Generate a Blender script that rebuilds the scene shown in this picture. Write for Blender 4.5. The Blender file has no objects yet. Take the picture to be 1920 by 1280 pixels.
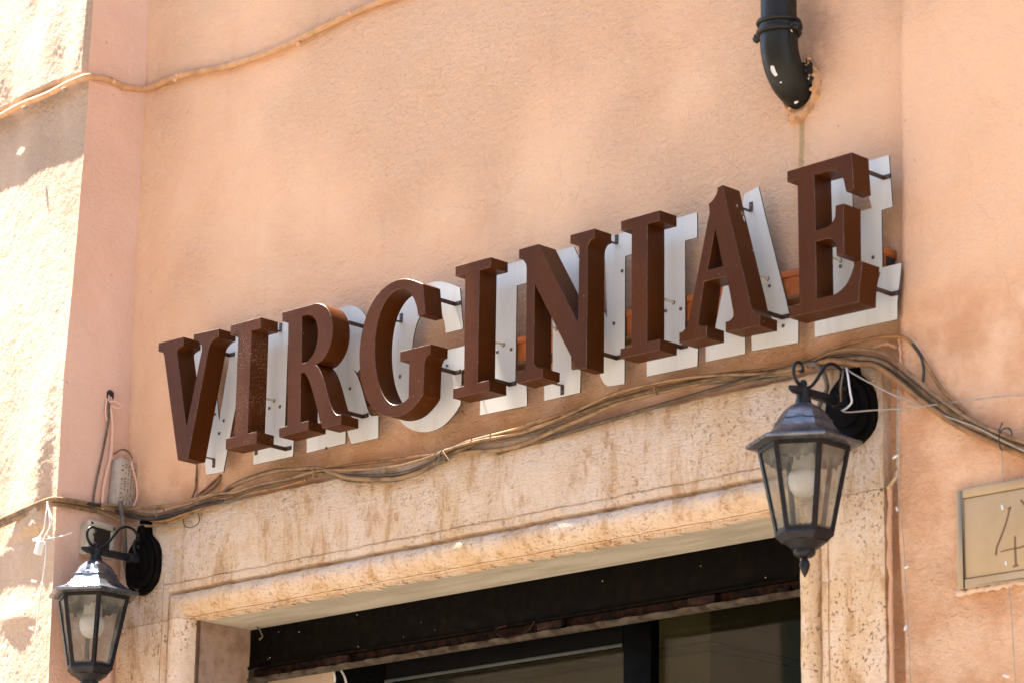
import bpy, bmesh, math, random
import numpy as np
from mathutils import Vector, Matrix, Quaternion
from mathutils.geometry import tessellate_polygon, delaunay_2d_cdt

random.seed(7)
scene = bpy.context.scene
COL = scene.collection

# ------------------------------------------------------------------ camera
YAW, PITCH, ROLL, FPX = -0.7759, 0.2718, 0.0162, 6182.8
CAM = Vector((0.0, -5.1485, 1.65))
cy, sy, cp, sp = math.cos(YAW), math.sin(YAW), math.cos(PITCH), math.sin(PITCH)
FW = Vector((sy*cp, cy*cp, sp)); R0 = Vector((cy, -sy, 0)); U0 = R0.cross(FW)
RT = math.cos(ROLL)*R0 + math.sin(ROLL)*U0
UP = -math.sin(ROLL)*R0 + math.cos(ROLL)*U0
cam_data = bpy.data.cameras.new("camera"); cam = bpy.data.objects.new("camera", cam_data)
COL.objects.link(cam); scene.camera = cam
m = Matrix((RT, UP, -FW)).transposed().to_4x4(); m.translation = CAM; cam.matrix_world = m
cam_data.sensor_width = 36.0; cam_data.lens = FPX/1920*36.0
cam_data.clip_start = 0.1; cam_data.clip_end = 3000
cam_data.dof.use_dof = True; cam_data.dof.focus_distance = 7.75; cam_data.dof.aperture_fstop = 7.0

# ------------------------------------------------------------------ world, sun, exposure
SUN = Vector((-0.37, -0.04, 0.93)).normalized()
world = bpy.data.worlds.new("World"); scene.world = world; world.use_nodes = True
wn = world.node_tree.nodes; wl = world.node_tree.links
sky = wn.new('ShaderNodeTexSky'); sky.sky_type = 'NISHITA'; sky.sun_disc = False
sky.sun_elevation = math.asin(SUN.z); sky.sun_rotation = math.atan2(SUN.x, SUN.y)
bg = wn.get('Background') or wn.new('ShaderNodeBackground')
wl.new(sky.outputs[0], bg.inputs[0]); bg.inputs[1].default_value = 0.075
sd = bpy.data.lights.new("sun", 'SUN'); sd.energy = 5.0; sd.angle = math.radians(0.5); sd.color = (1.0, 0.93, 0.83)
so = bpy.data.objects.new("sun", sd); COL.objects.link(so); so.rotation_mode = 'QUATERNION'
so.rotation_quaternion = SUN.to_track_quat('Z', 'Y'); so.location = (0, 0, 20)
scene.view_settings.view_transform = 'Standard'; scene.view_settings.look = 'None'
scene.view_settings.exposure = 3.0; scene.view_settings.gamma = 1.0
scene.view_settings.use_curve_mapping = False

# ------------------------------------------------------------------ real places measured from the photograph
def ray(px, py): return FW*FPX + RT*(px-960) - UP*(py-640)
def at(px, py, Y=0.0):
    d = ray(px, py); return CAM + d*((Y-CAM.y)/d.y)
def atx(px, py, X):
    d = ray(px, py); return CAM + d*((X-CAM.x)/d.x)

# ------------------------------------------------------------------ object helpers
def tag(o, label=None, cat=None, group=None, kind=None):
    if label: o['label'] = label
    if cat: o['category'] = cat
    if group: o['group'] = group
    if kind: o['kind'] = kind
    return o
ORG = {}
def thing(name, loc, label, cat, group=None):
    o = bpy.data.objects.new(name, None); COL.objects.link(o); o.location = loc
    o.empty_display_size = 0.05
    ORG[o] = Vector(loc)
    return tag(o, label, cat, group)
def link(name, me, mat, parent=None):
    o = bpy.data.objects.new(name, me); COL.objects.link(o)
    if mat is not None and not me.materials: me.materials.append(mat)
    if parent is not None:
        o.parent = parent
        ORG[o] = ORG[parent]
    return o
def mesh(name, V, F, mat=None, parent=None, smooth=None):
    org = ORG.get(parent, Vector((0, 0, 0))) if parent else Vector((0, 0, 0))
    me = bpy.data.meshes.new(name)
    me.from_pydata([tuple(Vector(v)-org) for v in V], [], F); me.update()
    if smooth is not None: smoothen(me, smooth)
    return link(name, me, mat, parent)
def smoothen(me, ang=35):
    me.polygons.foreach_set('use_smooth', [True]*len(me.polygons))
    me.set_sharp_from_angle(angle=math.radians(ang))
def from_bm(name, bm, mat, parent=None, smooth=None):
    org = ORG.get(parent, Vector((0, 0, 0))) if parent else Vector((0, 0, 0))
    for v in bm.verts: v.co -= org
    me = bpy.data.meshes.new(name); bm.to_mesh(me); bm.free()
    if smooth is not None: smoothen(me, smooth)
    return link(name, me, mat, parent)
class G:
    """collects shapes for ONE mesh"""
    def __init__(s): s.V = []; s.F = []
    def add(s, V, F):
        b = len(s.V); s.V += [Vector(v) for v in V]; s.F += [tuple(i+b for i in f) for f in F]; return s
    def box(s, a, b, rot=None, piv=None):
        x0, y0, z0 = a; x1, y1, z1 = b
        V = [Vector(v) for v in ((x0,y0,z0),(x1,y0,z0),(x1,y1,z0),(x0,y1,z0),(x0,y0,z1),(x1,y0,z1),(x1,y1,z1),(x0,y1,z1))]
        if rot is not None:
            p = Vector(piv) if piv is not None else (Vector(a)+Vector(b))/2
            V = [p + rot @ (v-p) for v in V]
        return s.add(V, [(0,3,2,1),(4,5,6,7),(0,1,5,4),(1,2,6,5),(2,3,7,6),(3,0,4,7)])
    def tube(s, P, r, n=8, caps=True):
        P = [Vector(p) for p in P]; N = len(P)
        rs = r if isinstance(r, (list, tuple)) else [r]*N
        T = [(P[min(i+1,N-1)]-P[max(i-1,0)]).normalized() for i in range(N)]
        ref = Vector((0,0,1)) if abs(T[0].z) < .9 else Vector((1,0,0))
        a = T[0].cross(ref).normalized(); V = []; F = []
        for i in range(N):
            if i: a = (a - T[i]*a.dot(T[i])).normalized()
            b = T[i].cross(a)
            for k in range(n):
                th = 2*math.pi*k/n
                V.append(P[i] + (a*math.cos(th)+b*math.sin(th))*rs[i])
        for i in range(N-1):
            for k in range(n):
                F.append((i*n+k, i*n+(k+1)%n, (i+1)*n+(k+1)%n, (i+1)*n+k))
        if caps: F += [tuple(range(n))[::-1], tuple((N-1)*n+k for k in range(n))]
        return s.add(V, F)
    def lathe(s, c, prof, n=16, ph=0.0, axis='z'):
        """prof: (r, h) pairs from top to bottom around c"""
        V = []; F = []
        for r_, h in prof:
            for k in range(n):
                th = ph+2*math.pi*k/n; q = (r_*math.cos(th), r_*math.sin(th), h)
                if axis == 'y': q = (q[0], q[2], q[1])
                V.append(Vector(c)+Vector(q))
        m_ = len(prof)
        for i in range(m_-1):
            for k in range(n):
                F.append((i*n+k, i*n+(k+1)%n, (i+1)*n+(k+1)%n, (i+1)*n+k))
        F += [tuple(range(n))[::-1], tuple((m_-1)*n+k for k in range(n))]
        return s.add(V, F)
    def build(s, name, mat, parent=None, smooth=None, bevel=0):
        bm = bmesh.new(); vs = [bm.verts.new(v) for v in s.V]
        for f in s.F:
            if len(set(f)) < 3: continue
            try: bm.faces.new([vs[i] for i in f])
            except ValueError: pass
        bmesh.ops.remove_doubles(bm, verts=bm.verts, dist=1e-6)
        bmesh.ops.recalc_face_normals(bm, faces=bm.faces)
        if bevel:
            es = [e for e in bm.edges if len(e.link_faces) == 2 and e.calc_face_angle(0) > .6]
            bmesh.ops.bevel(bm, geom=es, offset=bevel, segments=2, affect='EDGES', profile=.5)
            if smooth is None: smooth = 40
        return from_bm(name, bm, mat, parent, smooth)

def catmull(P, per=8):
    P = [Vector(p) for p in P]
    if len(P) < 3: return P
    Q = [P[0]*2-P[1]] + P + [P[-1]*2-P[-2]]; out = []
    for i in range(1, len(Q)-2):
        p0, p1, p2, p3 = Q[i-1], Q[i], Q[i+1], Q[i+2]
        for k in range(per):
            t = k/per
            out.append(0.5*((2*p1)+(p2-p0)*t+(2*p0-5*p1+4*p2-p3)*t*t+(3*p1-p0-3*p2+p3)*t**3))
    out.append(P[-1]); return out

# ------------------------------------------------------------------ materials
def newmat(name):
    mt = bpy.data.materials.new(name); mt.use_nodes = True
    nt = mt.node_tree; return mt, nt, nt.nodes, nt.links, nt.nodes['Principled BSDF']
class N_:
    """small node-graph helper"""
    def __init__(s, nt):
        s.nt = nt; s.n = nt.nodes; s.l = nt.links
        s.geo = s.n.new('ShaderNodeNewGeometry')
        s.pos = s.geo.outputs['Position']
    def mapping(s, sc=(1,1,1), loc=(0,0,0), rot=(0,0,0)):
        m_ = s.n.new('ShaderNodeMapping'); s.l.new(s.pos, m_.inputs[0])
        m_.inputs['Scale'].default_value = sc; m_.inputs['Location'].default_value = loc
        m_.inputs['Rotation'].default_value = rot
        return m_.outputs[0]
    def noise(s, scale, vec=None, detail=4, rough=.55, dist=0):
        t = s.n.new('ShaderNodeTexNoise'); s.l.new(vec or s.pos, t.inputs['Vector'])
        t.inputs['Scale'].default_value = scale; t.inputs['Detail'].default_value = detail
        t.inputs['Roughness'].default_value = rough; t.inputs['Distortion'].default_value = dist
        return t.outputs[0]
    def voro(s, scale, vec=None):
        t = s.n.new('ShaderNodeTexVoronoi'); s.l.new(vec or s.pos, t.inputs['Vector'])
        t.inputs['Scale'].default_value = scale; return t.outputs['Distance']
    def ramp(s, v, a, b, lo=0.0, hi=1.0):
        r_ = s.n.new('ShaderNodeMapRange'); r_.interpolation_type = 'SMOOTHSTEP'
        s.l.new(v, r_.inputs[0]); r_.inputs[1].default_value = a; r_.inputs[2].default_value = b
        r_.inputs[3].default_value = lo; r_.inputs[4].default_value = hi
        return r_.outputs[0]
    def math(s, op, a, b=None):
        m_ = s.n.new('ShaderNodeMath'); m_.operation = op
        for i, v in enumerate((a, b)):
            if v is None: continue
            if isinstance(v, (int, float)): m_.inputs[i].default_value = v
            else: s.l.new(v, m_.inputs[i])
        return m_.outputs[0]
    def mix(s, f, a, b):
        m_ = s.n.new('ShaderNodeMix'); m_.data_type = 'RGBA'
        for i, v in ((0, f), (6, a), (7, b)):
            if isinstance(v, (int, float)): m_.inputs[i].default_value = v
            elif isinstance(v, tuple): m_.inputs[i].default_value = (*v, 1)
            else: s.l.new(v, m_.inputs[i])
        return m_.outputs[2]
    def sep(s):
        x = s.n.new('ShaderNodeSeparateXYZ'); s.l.new(s.pos, x.inputs[0]); return x.outputs
    def bump(s, h, dist, strength=1.0, prev=None):
        b = s.n.new('ShaderNodeBump'); s.l.new(h, b.inputs['Height'])
        b.inputs['Distance'].default_value = dist; b.inputs['Strength'].default_value = strength
        if prev is not None: s.l.new(prev, b.inputs['Normal'])
        return b.outputs[0]

def plaster(name, c0, c1, c2, grain=1.0, stain_shade=False):
    mt, nt, n, l, p = newmat(name); g = N_(nt)
    big = g.noise(1.1, detail=3); mid = g.noise(5.5, detail=6, rough=.65)
    cl = g.mix(g.ramp(big, .38, .62), c0, c1)
    cl = g.mix(g.ramp(mid, .45, .75, 0, .5), cl, c2)
    streak = g.noise(1.0, g.mapping((9, 9, 1.2)), 5, .6)
    cl = g.mix(g.ramp(streak, .55, .8, 0, .2), cl, tuple(v*.72 for v in c2))
    pale = g.noise(2.4, g.mapping((1, 1, 1), (7, 3, 1)), 6, .7)
    cl = g.mix(g.ramp(pale, .50, .75, 0, .3), cl, tuple(min(v*1.22+.02, .85) for v in c0))
    spot = g.noise(55, detail=2); cl = g.mix(g.ramp(spot, .72, .78, 0, .55), cl, tuple(v*.45 for v in c2))
    if stain_shade:
        vo = nt.nodes.new('ShaderNodeTexVoronoi'); vo.feature = 'DISTANCE_TO_EDGE'; vo.inputs['Scale'].default_value = 1.6
        ofs = nt.nodes.new('ShaderNodeTexNoise'); nt.links.new(g.pos, ofs.inputs['Vector']); ofs.inputs['Scale'].default_value = 5; ofs.inputs['Detail'].default_value = 7
        vm = nt.nodes.new('ShaderNodeMix'); vm.data_type = 'VECTOR'; vm.inputs[0].default_value = .22
        nt.links.new(g.pos, vm.inputs[4]); nt.links.new(ofs.outputs[1], vm.inputs[5]); nt.links.new(vm.outputs[1], vo.inputs['Vector'])
        ck = g.math('MULTIPLY', g.ramp(vo.outputs['Distance'], .0, .0028, 1, 0), g.ramp(g.noise(1.9, g.mapping((1,1,1), (5,2,9)), 3), .52, .60))
        cl = g.mix(g.math('MULTIPLY', ck, .16), cl, (.30,.14,.07))
        xyz = g.sep()
        wob = g.math('MULTIPLY', g.math('SUBTRACT', g.noise(6), .5), .02)
        dx = g.math('ABSOLUTE', g.math('ADD', g.math('SUBTRACT', xyz[0], STX), wob))
        mk = g.math('MULTIPLY', g.ramp(dx, .004, .009, 1, 0), g.ramp(xyz[2], STZ-.42, STZ-.05, .25, 1))
        mk = g.math('MULTIPLY', mk, g.ramp(xyz[2], STZ-.01, STZ+.0, 1, 0))
        cl = g.mix(g.math('MULTIPLY', mk, .75), cl, (.30, .25, .13))
        wide = g.math('MULTIPLY', g.ramp(dx, .0, .035, .3, 0), g.ramp(xyz[2], STZ+.0, STZ+.01, 1, 0))
        cl = g.mix(wide, cl, (.62, .33, .13))
        # grime where the wall meets the cables and below the sign
        low = g.math('MULTIPLY', g.ramp(xyz[2], 3.46, 3.62, .55, 0), g.ramp(g.noise(9, detail=6), .35, .65))
        cl = g.mix(low, cl, (.50,.22,.09))
        # grime beside the end of the downpipe
        gx = g.math('ABSOLUTE', g.math('SUBTRACT', xyz[0], STX+.045)); gz = g.math('ABSOLUTE', g.math('SUBTRACT', xyz[2], STZ+.13))
        gm = g.math('MULTIPLY', g.math('MULTIPLY', g.ramp(gx, .01, .09, 1, 0), g.ramp(gz, .02, .17, 1, 0)), g.ramp(g.noise(13, detail=6), .3, .6))
        cl = g.mix(g.math('MULTIPLY', gm, .6), cl, (.38,.20,.13))
        px2 = g.math('ABSOLUTE', g.math('SUBTRACT', xyz[0], -3.955)); pier_shade = g.math('MULTIPLY', g.math('MULTIPLY', g.ramp(px2, .0, .05, 1, 0), g.ramp(xyz[2], 3.5, 4.0, .9, .1)), g.ramp(g.noise(10, detail=6), .3, .65))  # shade of the inner corner by the pier, painted into the colour
        cl = g.mix(g.math('MULTIPLY', pier_shade, .6), cl, (.45,.22,.10))
    l.new(cl, p.inputs['Base Color']); p.inputs['Roughness'].default_value = .9
    p.inputs['Specular IOR Level'].default_value = .25
    trow = g.noise(85, g.mapping((.6, .6, 1.1), rot=(0, .25, 0)), 6, .68, .35)
    patch = g.noise(1.7, g.mapping((1,1,1), (2,8,4)), 2)
    tm = g.math('MULTIPLY', trow, g.ramp(patch, .38, .62, .35, 1.3))
    nb = g.bump(tm, .0085*grain, 1.0)
    nb = g.bump(g.noise(14, detail=6, rough=.6), .014*grain, .7, nb)
    nb = g.bump(g.noise(170, detail=3, rough=.7), .0030*grain, 1.0, nb)
    l.new(nb, p.inputs['Normal'])
    return mt
STX = at(1505, 210).x; STZ = at(1500, 192).z
M = {}
M['wall'] = plaster('peach_plaster', (.765,.500,.318), (.775,.485,.30), (.72,.425,.245), 1.0, True)
M['wall_pink'] = plaster('pink_plaster', (.74,.50,.39), (.72,.47,.35), (.67,.40,.27), .6)
M['wall_left'] = plaster('rough_plaster', (.585,.43,.31), (.57,.41,.285), (.50,.34,.22), 2.2)
M['wall_old'] = plaster('old_plaster', (.66,.50,.34), (.62,.45,.29), (.52,.36,.22), 1.0)

def simple(name, col, rough=.5, metal=0.0, var=.25, scale=30, bump=0.0, spec=.5, coat=0.0, col2=None, thr=(.4,.7)):
    mt, nt, n, l, p = newmat(name); g = N_(nt)
    c2 = col2 or tuple(v*(1-var) for v in col)
    cl = g.mix(g.ramp(g.noise(scale, detail=5, rough=.6), *thr), col, c2)
    l.new(cl, p.inputs['Base Color'])
    l.new(g.ramp(g.noise(scale*1.7, detail=4), .3, .7, rough*.8, min(rough*1.25, 1)), p.inputs['Roughness'])
    p.inputs['Metallic'].default_value = metal; p.inputs['Specular IOR Level'].default_value = spec
    p.inputs['Coat Weight'].default_value = coat
    if bump: l.new(g.bump(g.noise(scale*2, detail=4), bump, .8), p.inputs['Normal'])
    return mt

def letter_mat(name, base, dust):
    mt, nt, n, l, p = newmat(name); g = N_(nt)
    a = g.noise(1, g.mapping((8, 8, 3)), 5, .6)
    cl = g.mix(g.ramp(a, .35, .7), base, tuple(v*1.35 for v in base))
    cl = g.mix(g.ramp(g.noise(24, g.mapping((1.4,1.4,.5)), 6, .7), .55, .8, 0, .5), cl, (.11,.045,.024))
    sp = g.noise(330, detail=3, rough=.7)
    dm = g.ramp(g.noise(7, detail=4), .35, .6)
    cl = g.mix(g.math('MULTIPLY', g.ramp(sp, .53, .68), g.math('MULTIPLY', dm, dust)), cl, (.42,.27,.18))
    sp2 = g.noise(150, detail=1); cl = g.mix(g.ramp(sp2, .80, .83, 0, .7), cl, (.5,.42,.36))
    l.new(cl, p.inputs['Base Color'])
    l.new(g.ramp(g.noise(12, detail=5), .3, .7, .30, .46), p.inputs['Roughness'])
    p.inputs['Specular IOR Level'].default_value = .20; p.inputs['Specular Tint'].default_value = (1, .5, .28, 1)
    l.new(g.bump(g.noise(90, detail=4), .0006, .6), p.inputs['Normal'])
    return mt
M['letter'] = letter_mat('brown_lacquered_metal', (.048,.0130,.0020), .05)
M['letter_dusty'] = letter_mat('brown_lacquered_metal_dusty', (.051,.0142,.0028), .85)  # dust, with the grazing sun's speckle painted into its pale flecks

M['worn'] = simple('worn_paint_rim', (.060,.020,.006), .4, 0, .3, 60, col2=(.15,.08,.045), thr=(.48,.66))
def plate_mat():
    mt, nt, n, l, p = newmat('painted_aluminium'); g = N_(nt)
    cl = g.mix(g.ramp(g.noise(1, g.mapping((22, 22, 2.5)), 6, .65), .46, .74, 0, .6), (.63,.62,.565), (.47,.43,.36))
    cl = g.mix(g.ramp(g.noise(3), .4, .65, 0, .3), cl, (.50,.495,.465))
    cl = g.mix(g.ramp(g.noise(120, detail=2), .74, .79, 0, .5), cl, (.25,.2,.16))
    l.new(cl, p.inputs['Base Color']); p.inputs['Roughness'].default_value = .42
    p.inputs['Specular IOR Level'].default_value = .4
    return mt
M['plate'] = plate_mat()
M['plate_edge'] = simple('dark_cut_edge', (.05,.045,.04), .6)
M['bracket'] = simple('brown_strap_metal', (.045,.018,.010), .45, 0, .3, 60, .0003)
M['screw'] = simple('zinc_screw', (.14,.13,.12), .4, .6, .6, 300)
M['wiretube'] = simple('cream_plastic', (.62,.55,.40), .5, 0, .2, 80)
M['rail'] = simple('orange_brown_rail', (.45,.125,.024), .5, 0, .35, 18, .0008)
M['black'] = simple('black_cast_metal', (.014,.014,.016), .36, 0, .3, 40, .0006, .22)
M['black_roof'] = simple('sky_sheen_black_metal', (.145,.152,.172), .28, .7, .4, 26, .0005, .6)  # sky sheen put into a paler, bluer base, with some dust
M['black_dull'] = simple('black_dull_metal', (.0024,.0021,.0020), .6, 0, .3, 30, .0010, .05, col2=(.006,.004,.0028))
M['bulb'] = simple('white_bulb', (.88,.87,.88), .3, 0, .02, 20)
M['socket'] = simple('bulb_collar', (.72,.72,.69), .45, 0, .1, 20)
M['cable'] = simple('brown_dusty_cable', (.075,.045,.020), .6, 0, .5, 34, .0006, .35, col2=(.20,.125,.06), thr=(.45,.75))
M['cable_pale'] = simple('tan_dusty_cable', (.27,.17,.09), .7, 0, .4, 30, .0006, .3, col2=(.13,.08,.04))
M['cable_dark'] = simple('black_cable', (.018,.017,.016), .55, 0, .3, 40, .0004, .4, col2=(.05,.04,.03))
M['cable_paint'] = simple('peach_painted_cable', (.58,.34,.18), .8, 0, .3, 25, .0010, .3)
M['cable_orange'] = simple('orange_tan_cable', (.30,.15,.055), .6, 0, .5, 30, .0006, .35)
M['cable_grey'] = simple('grey_dusty_cable', (.14,.115,.085), .7, 0, .4, 40, .0006, .3)
M['fairy'] = simple('clear_wire', (.38,.34,.28), .5, 0, .3, 60)
M['fairy_white'] = simple('white_plastic', (.72,.70,.66), .4, 0, .1, 60)
M['driver'] = simple('grey_white_casing', (.46,.40,.33), .5, 0, .3, 22, .0003)
M['box'] = simple('beige_plastic', (.46,.41,.31), .5, 0, .25, 25, .0004)
M['ink'] = simple('dark_print', (.06,.055,.06), .7)
M['pipe'] = simple('weathered_green_black_pipe', (.013,.0125,.010), .40, 0, .3, 22, .0012, .25, col2=(.017,.022,.012), thr=(.5,.75))
M['chip'] = simple('white_paint_drop', (.70,.70,.66), .6)
M['trim'] = plaster('pale_peach_edge', (.70,.43,.28), (.68,.39,.23), (.60,.33,.18), .8)
M['cement'] = simple('orange_mortar', (.56,.31,.15), .9, 0, .3, 40, .003)
M['hole'] = simple('dark_cavity', (.02,.013,.01), .95)
M['rust'] = simple('rusty_iron', (.040,.015,.008), .85, 0, .6, 45, .002, .2, col2=(.008,.005,.004), thr=(.35,.6))
M['flange'] = simple('chipped_grey_iron', (.085,.070,.052), .8, 0, .7, 34, .002, .2, col2=(.030,.017,.010), thr=(.35,.7))
M['frame'] = simple('black_door_frame', (.0022,.0022,.0024), .5, 0, .3, 30, .0003, .05)
M['room'] = simple('olive_room_paint', (.066,.050,.018), .85, 0, .12, 3)
M['room_line'] = simple('dark_olive_trim', (.030,.023,.008), .85)
M['reveal'] = simple('beige_inner_wall', (.55,.42,.31), .85, 0, .15, 8, .001)
M['asphalt'] = simple('cobbled_asphalt', (.20,.17,.14), .9, 0, .3, 6)
M['eave'] = simple('overhead_timber', (.30,.20,.12), .8, 0, .3, 9)

def stone(name, pits, hammer):
    mt, nt, n, l, p = newmat(name); g = N_(nt)
    cl = g.mix(g.ramp(g.noise(2.6, detail=5, rough=.65), .38, .62), (.69,.54,.41), (.66,.48,.30))
    v = g.noise(1, g.mapping((20, 20, 5.5)), 8, .74, .5)
    cl = g.mix(g.ramp(v, .49, .62, 0, .8), cl, (.47,.28,.13))
    bl = g.noise(1, g.mapping((15, 15, 9), (1, 7, 3)), 7, .75, .4); cl = g.mix(g.ramp(bl, .55, .68, 0, .7*pits+.15), cl, (.45,.27,.12))
    v2 = g.noise(1, g.mapping((11, 11, 7), (4, 1, 2)), 8, .72)
    cl = g.mix(g.ramp(v2, .46, .60, 0, .6), cl, (.74,.61,.48))
    br = g.noise(1, g.mapping((32, 32, 26), (2, 5, 9)), 8, .78, .3); cl = g.mix(g.ramp(br, .57, .64, 0, .65), cl, (.38,.20,.09))
    pt = g.noise(120, detail=5, rough=.72)
    pm = g.math('MULTIPLY', g.ramp(pt, .58, .64), g.ramp(g.noise(6.5, detail=3), .38, .60))
    cl = g.mix(g.math('MULTIPLY', pm, pits), cl, (.15,.070,.030))
    fine = g.noise(300, detail=3); cl = g.mix(g.ramp(fine, .5, .75, 0, .35), cl, (.36,.22,.12))
    l.new(cl, p.inputs['Base Color']); p.inputs['Roughness'].default_value = .85
    p.inputs['Specular IOR Level'].default_value = .25
    nb = g.bump(g.noise(1, g.mapping((45, 45, 150)), 5, .7), .007*hammer, 1.0)
    nb = g.bump(g.noise(28, detail=6, rough=.7), .009, .6, nb)
    inv = g.math('MULTIPLY', pm, -1.0); nb = g.bump(inv, .003, .8, nb)
    l.new(nb, p.inputs['Normal']); return mt
M['stone'] = stone('travertine', .38, 1.0)
M['stone_pitted'] = stone('travertine_pitted', 1.0, .35)
def soffit_mat():
    mt, nt, n, l, p = newmat('grey_weathered_stone'); g = N_(nt)
    cl = g.mix(g.ramp(g.noise(1, g.mapping((2.5, 14, 4)), 7, .65), .4, .65), (.47,.42,.33), (.34,.30,.23))
    cl = g.mix(g.ramp(g.noise(60, detail=4), .66, .74, 0, .5), cl, (.16,.10,.06))
    l.new(cl, p.inputs['Base Color']); p.inputs['Roughness'].default_value = .8
    l.new(g.bump(g.noise(40, detail=6), .004, .7), p.inputs['Normal']); return mt
M['soffit'] = soffit_mat()
def glass(name, tint, gl=.10, rough=.03, dirt=.12):
    mt, nt, n, l, p = newmat(name); g = N_(nt)
    out = n['Material Output']
    tr = n.new('ShaderNodeBsdfTransparent'); tr.inputs[0].default_value = (*tint, 1)
    go = n.new('ShaderNodeBsdfGlossy'); go.inputs['Roughness'].default_value = rough
    fr = n.new('ShaderNodeFresnel'); fr.inputs[0].default_value = 1.5
    df = n.new('ShaderNodeBsdfDiffuse'); df.inputs[0].default_value = (.42,.40,.34,1)
    m1 = n.new('ShaderNodeMixShader'); m2 = n.new('ShaderNodeMixShader')
    l.new(g.ramp(g.noise(30, detail=5), .35, .8, dirt*.5, dirt*1.8), m1.inputs[0])
    l.new(tr.outputs[0], m1.inputs[1]); l.new(df.outputs[0], m1.inputs[2])
    l.new(g.math('MINIMUM', g.math('MULTIPLY', fr.outputs[0], .8), gl), m2.inputs[0])
    l.new(m1.outputs[0], m2.inputs[1]); l.new(go.outputs[0], m2.inputs[2])
    l.new(m2.outputs[0], out.inputs[0]); return mt
M['lamp_glass'] = glass('dusty_lantern_glass', (.80,.80,.76), .12, .06, .26)
M['door_glass'] = glass('door_glass', (.80,.82,.72), .035, .02, .008)

# ------------------------------------------------------------------ numpy noise for real relief
rng = np.random.RandomState(3); LAT = rng.rand(256, 256)
def vnoise(x, y):
    xi = np.floor(x).astype(int); yi = np.floor(y).astype(int); fx = x-xi; fy = y-yi
    fx = fx*fx*(3-2*fx); fy = fy*fy*(3-2*fy)
    a = LAT[xi % 256, yi % 256]; b = LAT[(xi+1) % 256, yi % 256]
    c = LAT[xi % 256, (yi+1) % 256]; d = LAT[(xi+1) % 256, (yi+1) % 256]
    return (a*(1-fx)+b*fx)*(1-fy)+(c*(1-fx)+d*fx)*fy
def fbm(x, y, o=4, g_=.5):
    s = 0; a = 1; t = 0
    for i in range(o):
        s = s+a*vnoise(x*2**i+i*17.3, y*2**i+i*9.1); t += a; a *= g_
    return s/t-.5
def sstep(v, a, b):
    t = np.clip((v-a)/(b-a), 0, 1); return t*t*(3-2*t)
def grid_mesh(name, X, Y, Z, mat, keep=None, parent=None, extra=None):
    nz, nx = X.shape
    V = np.stack([X, Y, Z], -1).reshape(-1, 3)
    i = np.arange(nz*nx).reshape(nz, nx)
    F = np.stack([i[:-1, :-1], i[:-1, 1:], i[1:, 1:], i[1:, :-1]], -1).reshape(-1, 4)
    if keep is not None: F = F[keep.reshape(-1)]
    V = V.tolist(); F = F.tolist()
    if extra:
        for q in extra:
            b = len(V); V += [list(v) for v in q]; F.append([b+k for k in range(len(q))])
    me = bpy.data.meshes.new(name); me.from_pydata(V, [], F); me.update()
    me.polygons.foreach_set('use_smooth', [True]*len(me.polygons))
    return link(name, me, mat, parent)

# ================================================================== SETTING
# street and the far side of it
XC = -6.411                                    # inner corner of the projecting wall
gnd = G(); gnd.add([(-900,-900,0),(900,-900,0),(900,900,0),(-900,900,0)], [(0,1,2,3)])
tag(gnd.build('ground', M['asphalt']), 'grey paved street running along the facade', 'ground', kind='structure')

# facade wall: real relief, the right-hand pier proud of it by a few centimetres
xs = np.arange(XC, -2.55, .010); zs = np.arange(2.35, 5.35, .010)
X, Z = np.meshgrid(xs, zs)
xe = -3.928 + .012*np.sin(Z*3.1) + .02*sstep(Z, 3.9, 4.6) - .018*sstep(-Z, -3.45, -3.2) + .010*fbm(X*0+1, Z*7, 3)
step = sstep(X, xe-.006, xe+.020)
rel = .012*fbm(X*2.2, Z*2.2, 4) + .0045*fbm(X*11, Z*14, 3)
# worn hollow round the corner of the pier above the door surround
rel += -.010*np.exp(-(((X+3.93)/.05)**2+((Z-3.78)/.25)**2))
YW = -(.036*step) - rel
# swelling where the wall meets the projecting wall
YW -= .006*np.exp(-((X-XC)/.03)**2)
cx = (X[:-1, :-1]+X[1:, 1:])/2; cz = (Z[:-1, :-1]+Z[1:, 1:])/2
keep = ~((cz < 3.172) & (cx > -6.145) & (cx < -4.18))
ext = [[(XC,0,5.34),(-2.55,-.03,5.34),(-2.55,-.03,9.2),(XC,0,9.2)],
       [(-2.56,-.036,0),(6,-.036,0),(6,-.036,9.2),(-2.56,-.036,9.2)],
       [(-3.96,-.036,0),(-2.55,-.036,0),(-2.55,-.036,2.36),(-3.96,-.036,2.36)]]
o = grid_mesh('facade_wall', X, YW, Z, M['wall'], keep, extra=ext)
tag(o, 'peach plastered house wall behind the brown sign letters', 'wall')

# projecting wall at the left: rough front face turned a little to the left, smooth return
ANG = math.tan(math.radians(13))
ZC = np.array([0, 3.0, 3.44, 3.78, 4.2, 4.42, 4.79, 9.3]); YC = np.array([-.23, -.218, -.222, -.22, -.2, -.193, -.185, -.17])
def left_base(x, z): return np.interp(z, ZC, YC) + (XC-x)*ANG
def at_left(px, py, off=0.0):
    d = ray(px, py); t0 = (-.2-CAM.y)/d.y; P = CAM + d*t0
    for _ in range(30):
        tgt = float(left_base(P.x, P.z))-off
        P = CAM + d*((tgt-CAM.y)/d.y)
    return P
c1 = [at_left(x, y) for x, y in ((-70,250),(0,220),(40,197),(90,176),(130,155),(163,145))]
c2 = [at_left(x, y) for x, y in ((-70,1010),(0,980),(50,955),(95,945))]
us = np.concatenate([np.arange(0, .62, .0035), np.arange(.62, 1.6, .05)])
zs2 = np.arange(2.5, 5.35, .0038)
Ug, Z2 = np.meshgrid(us, zs2)
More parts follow.
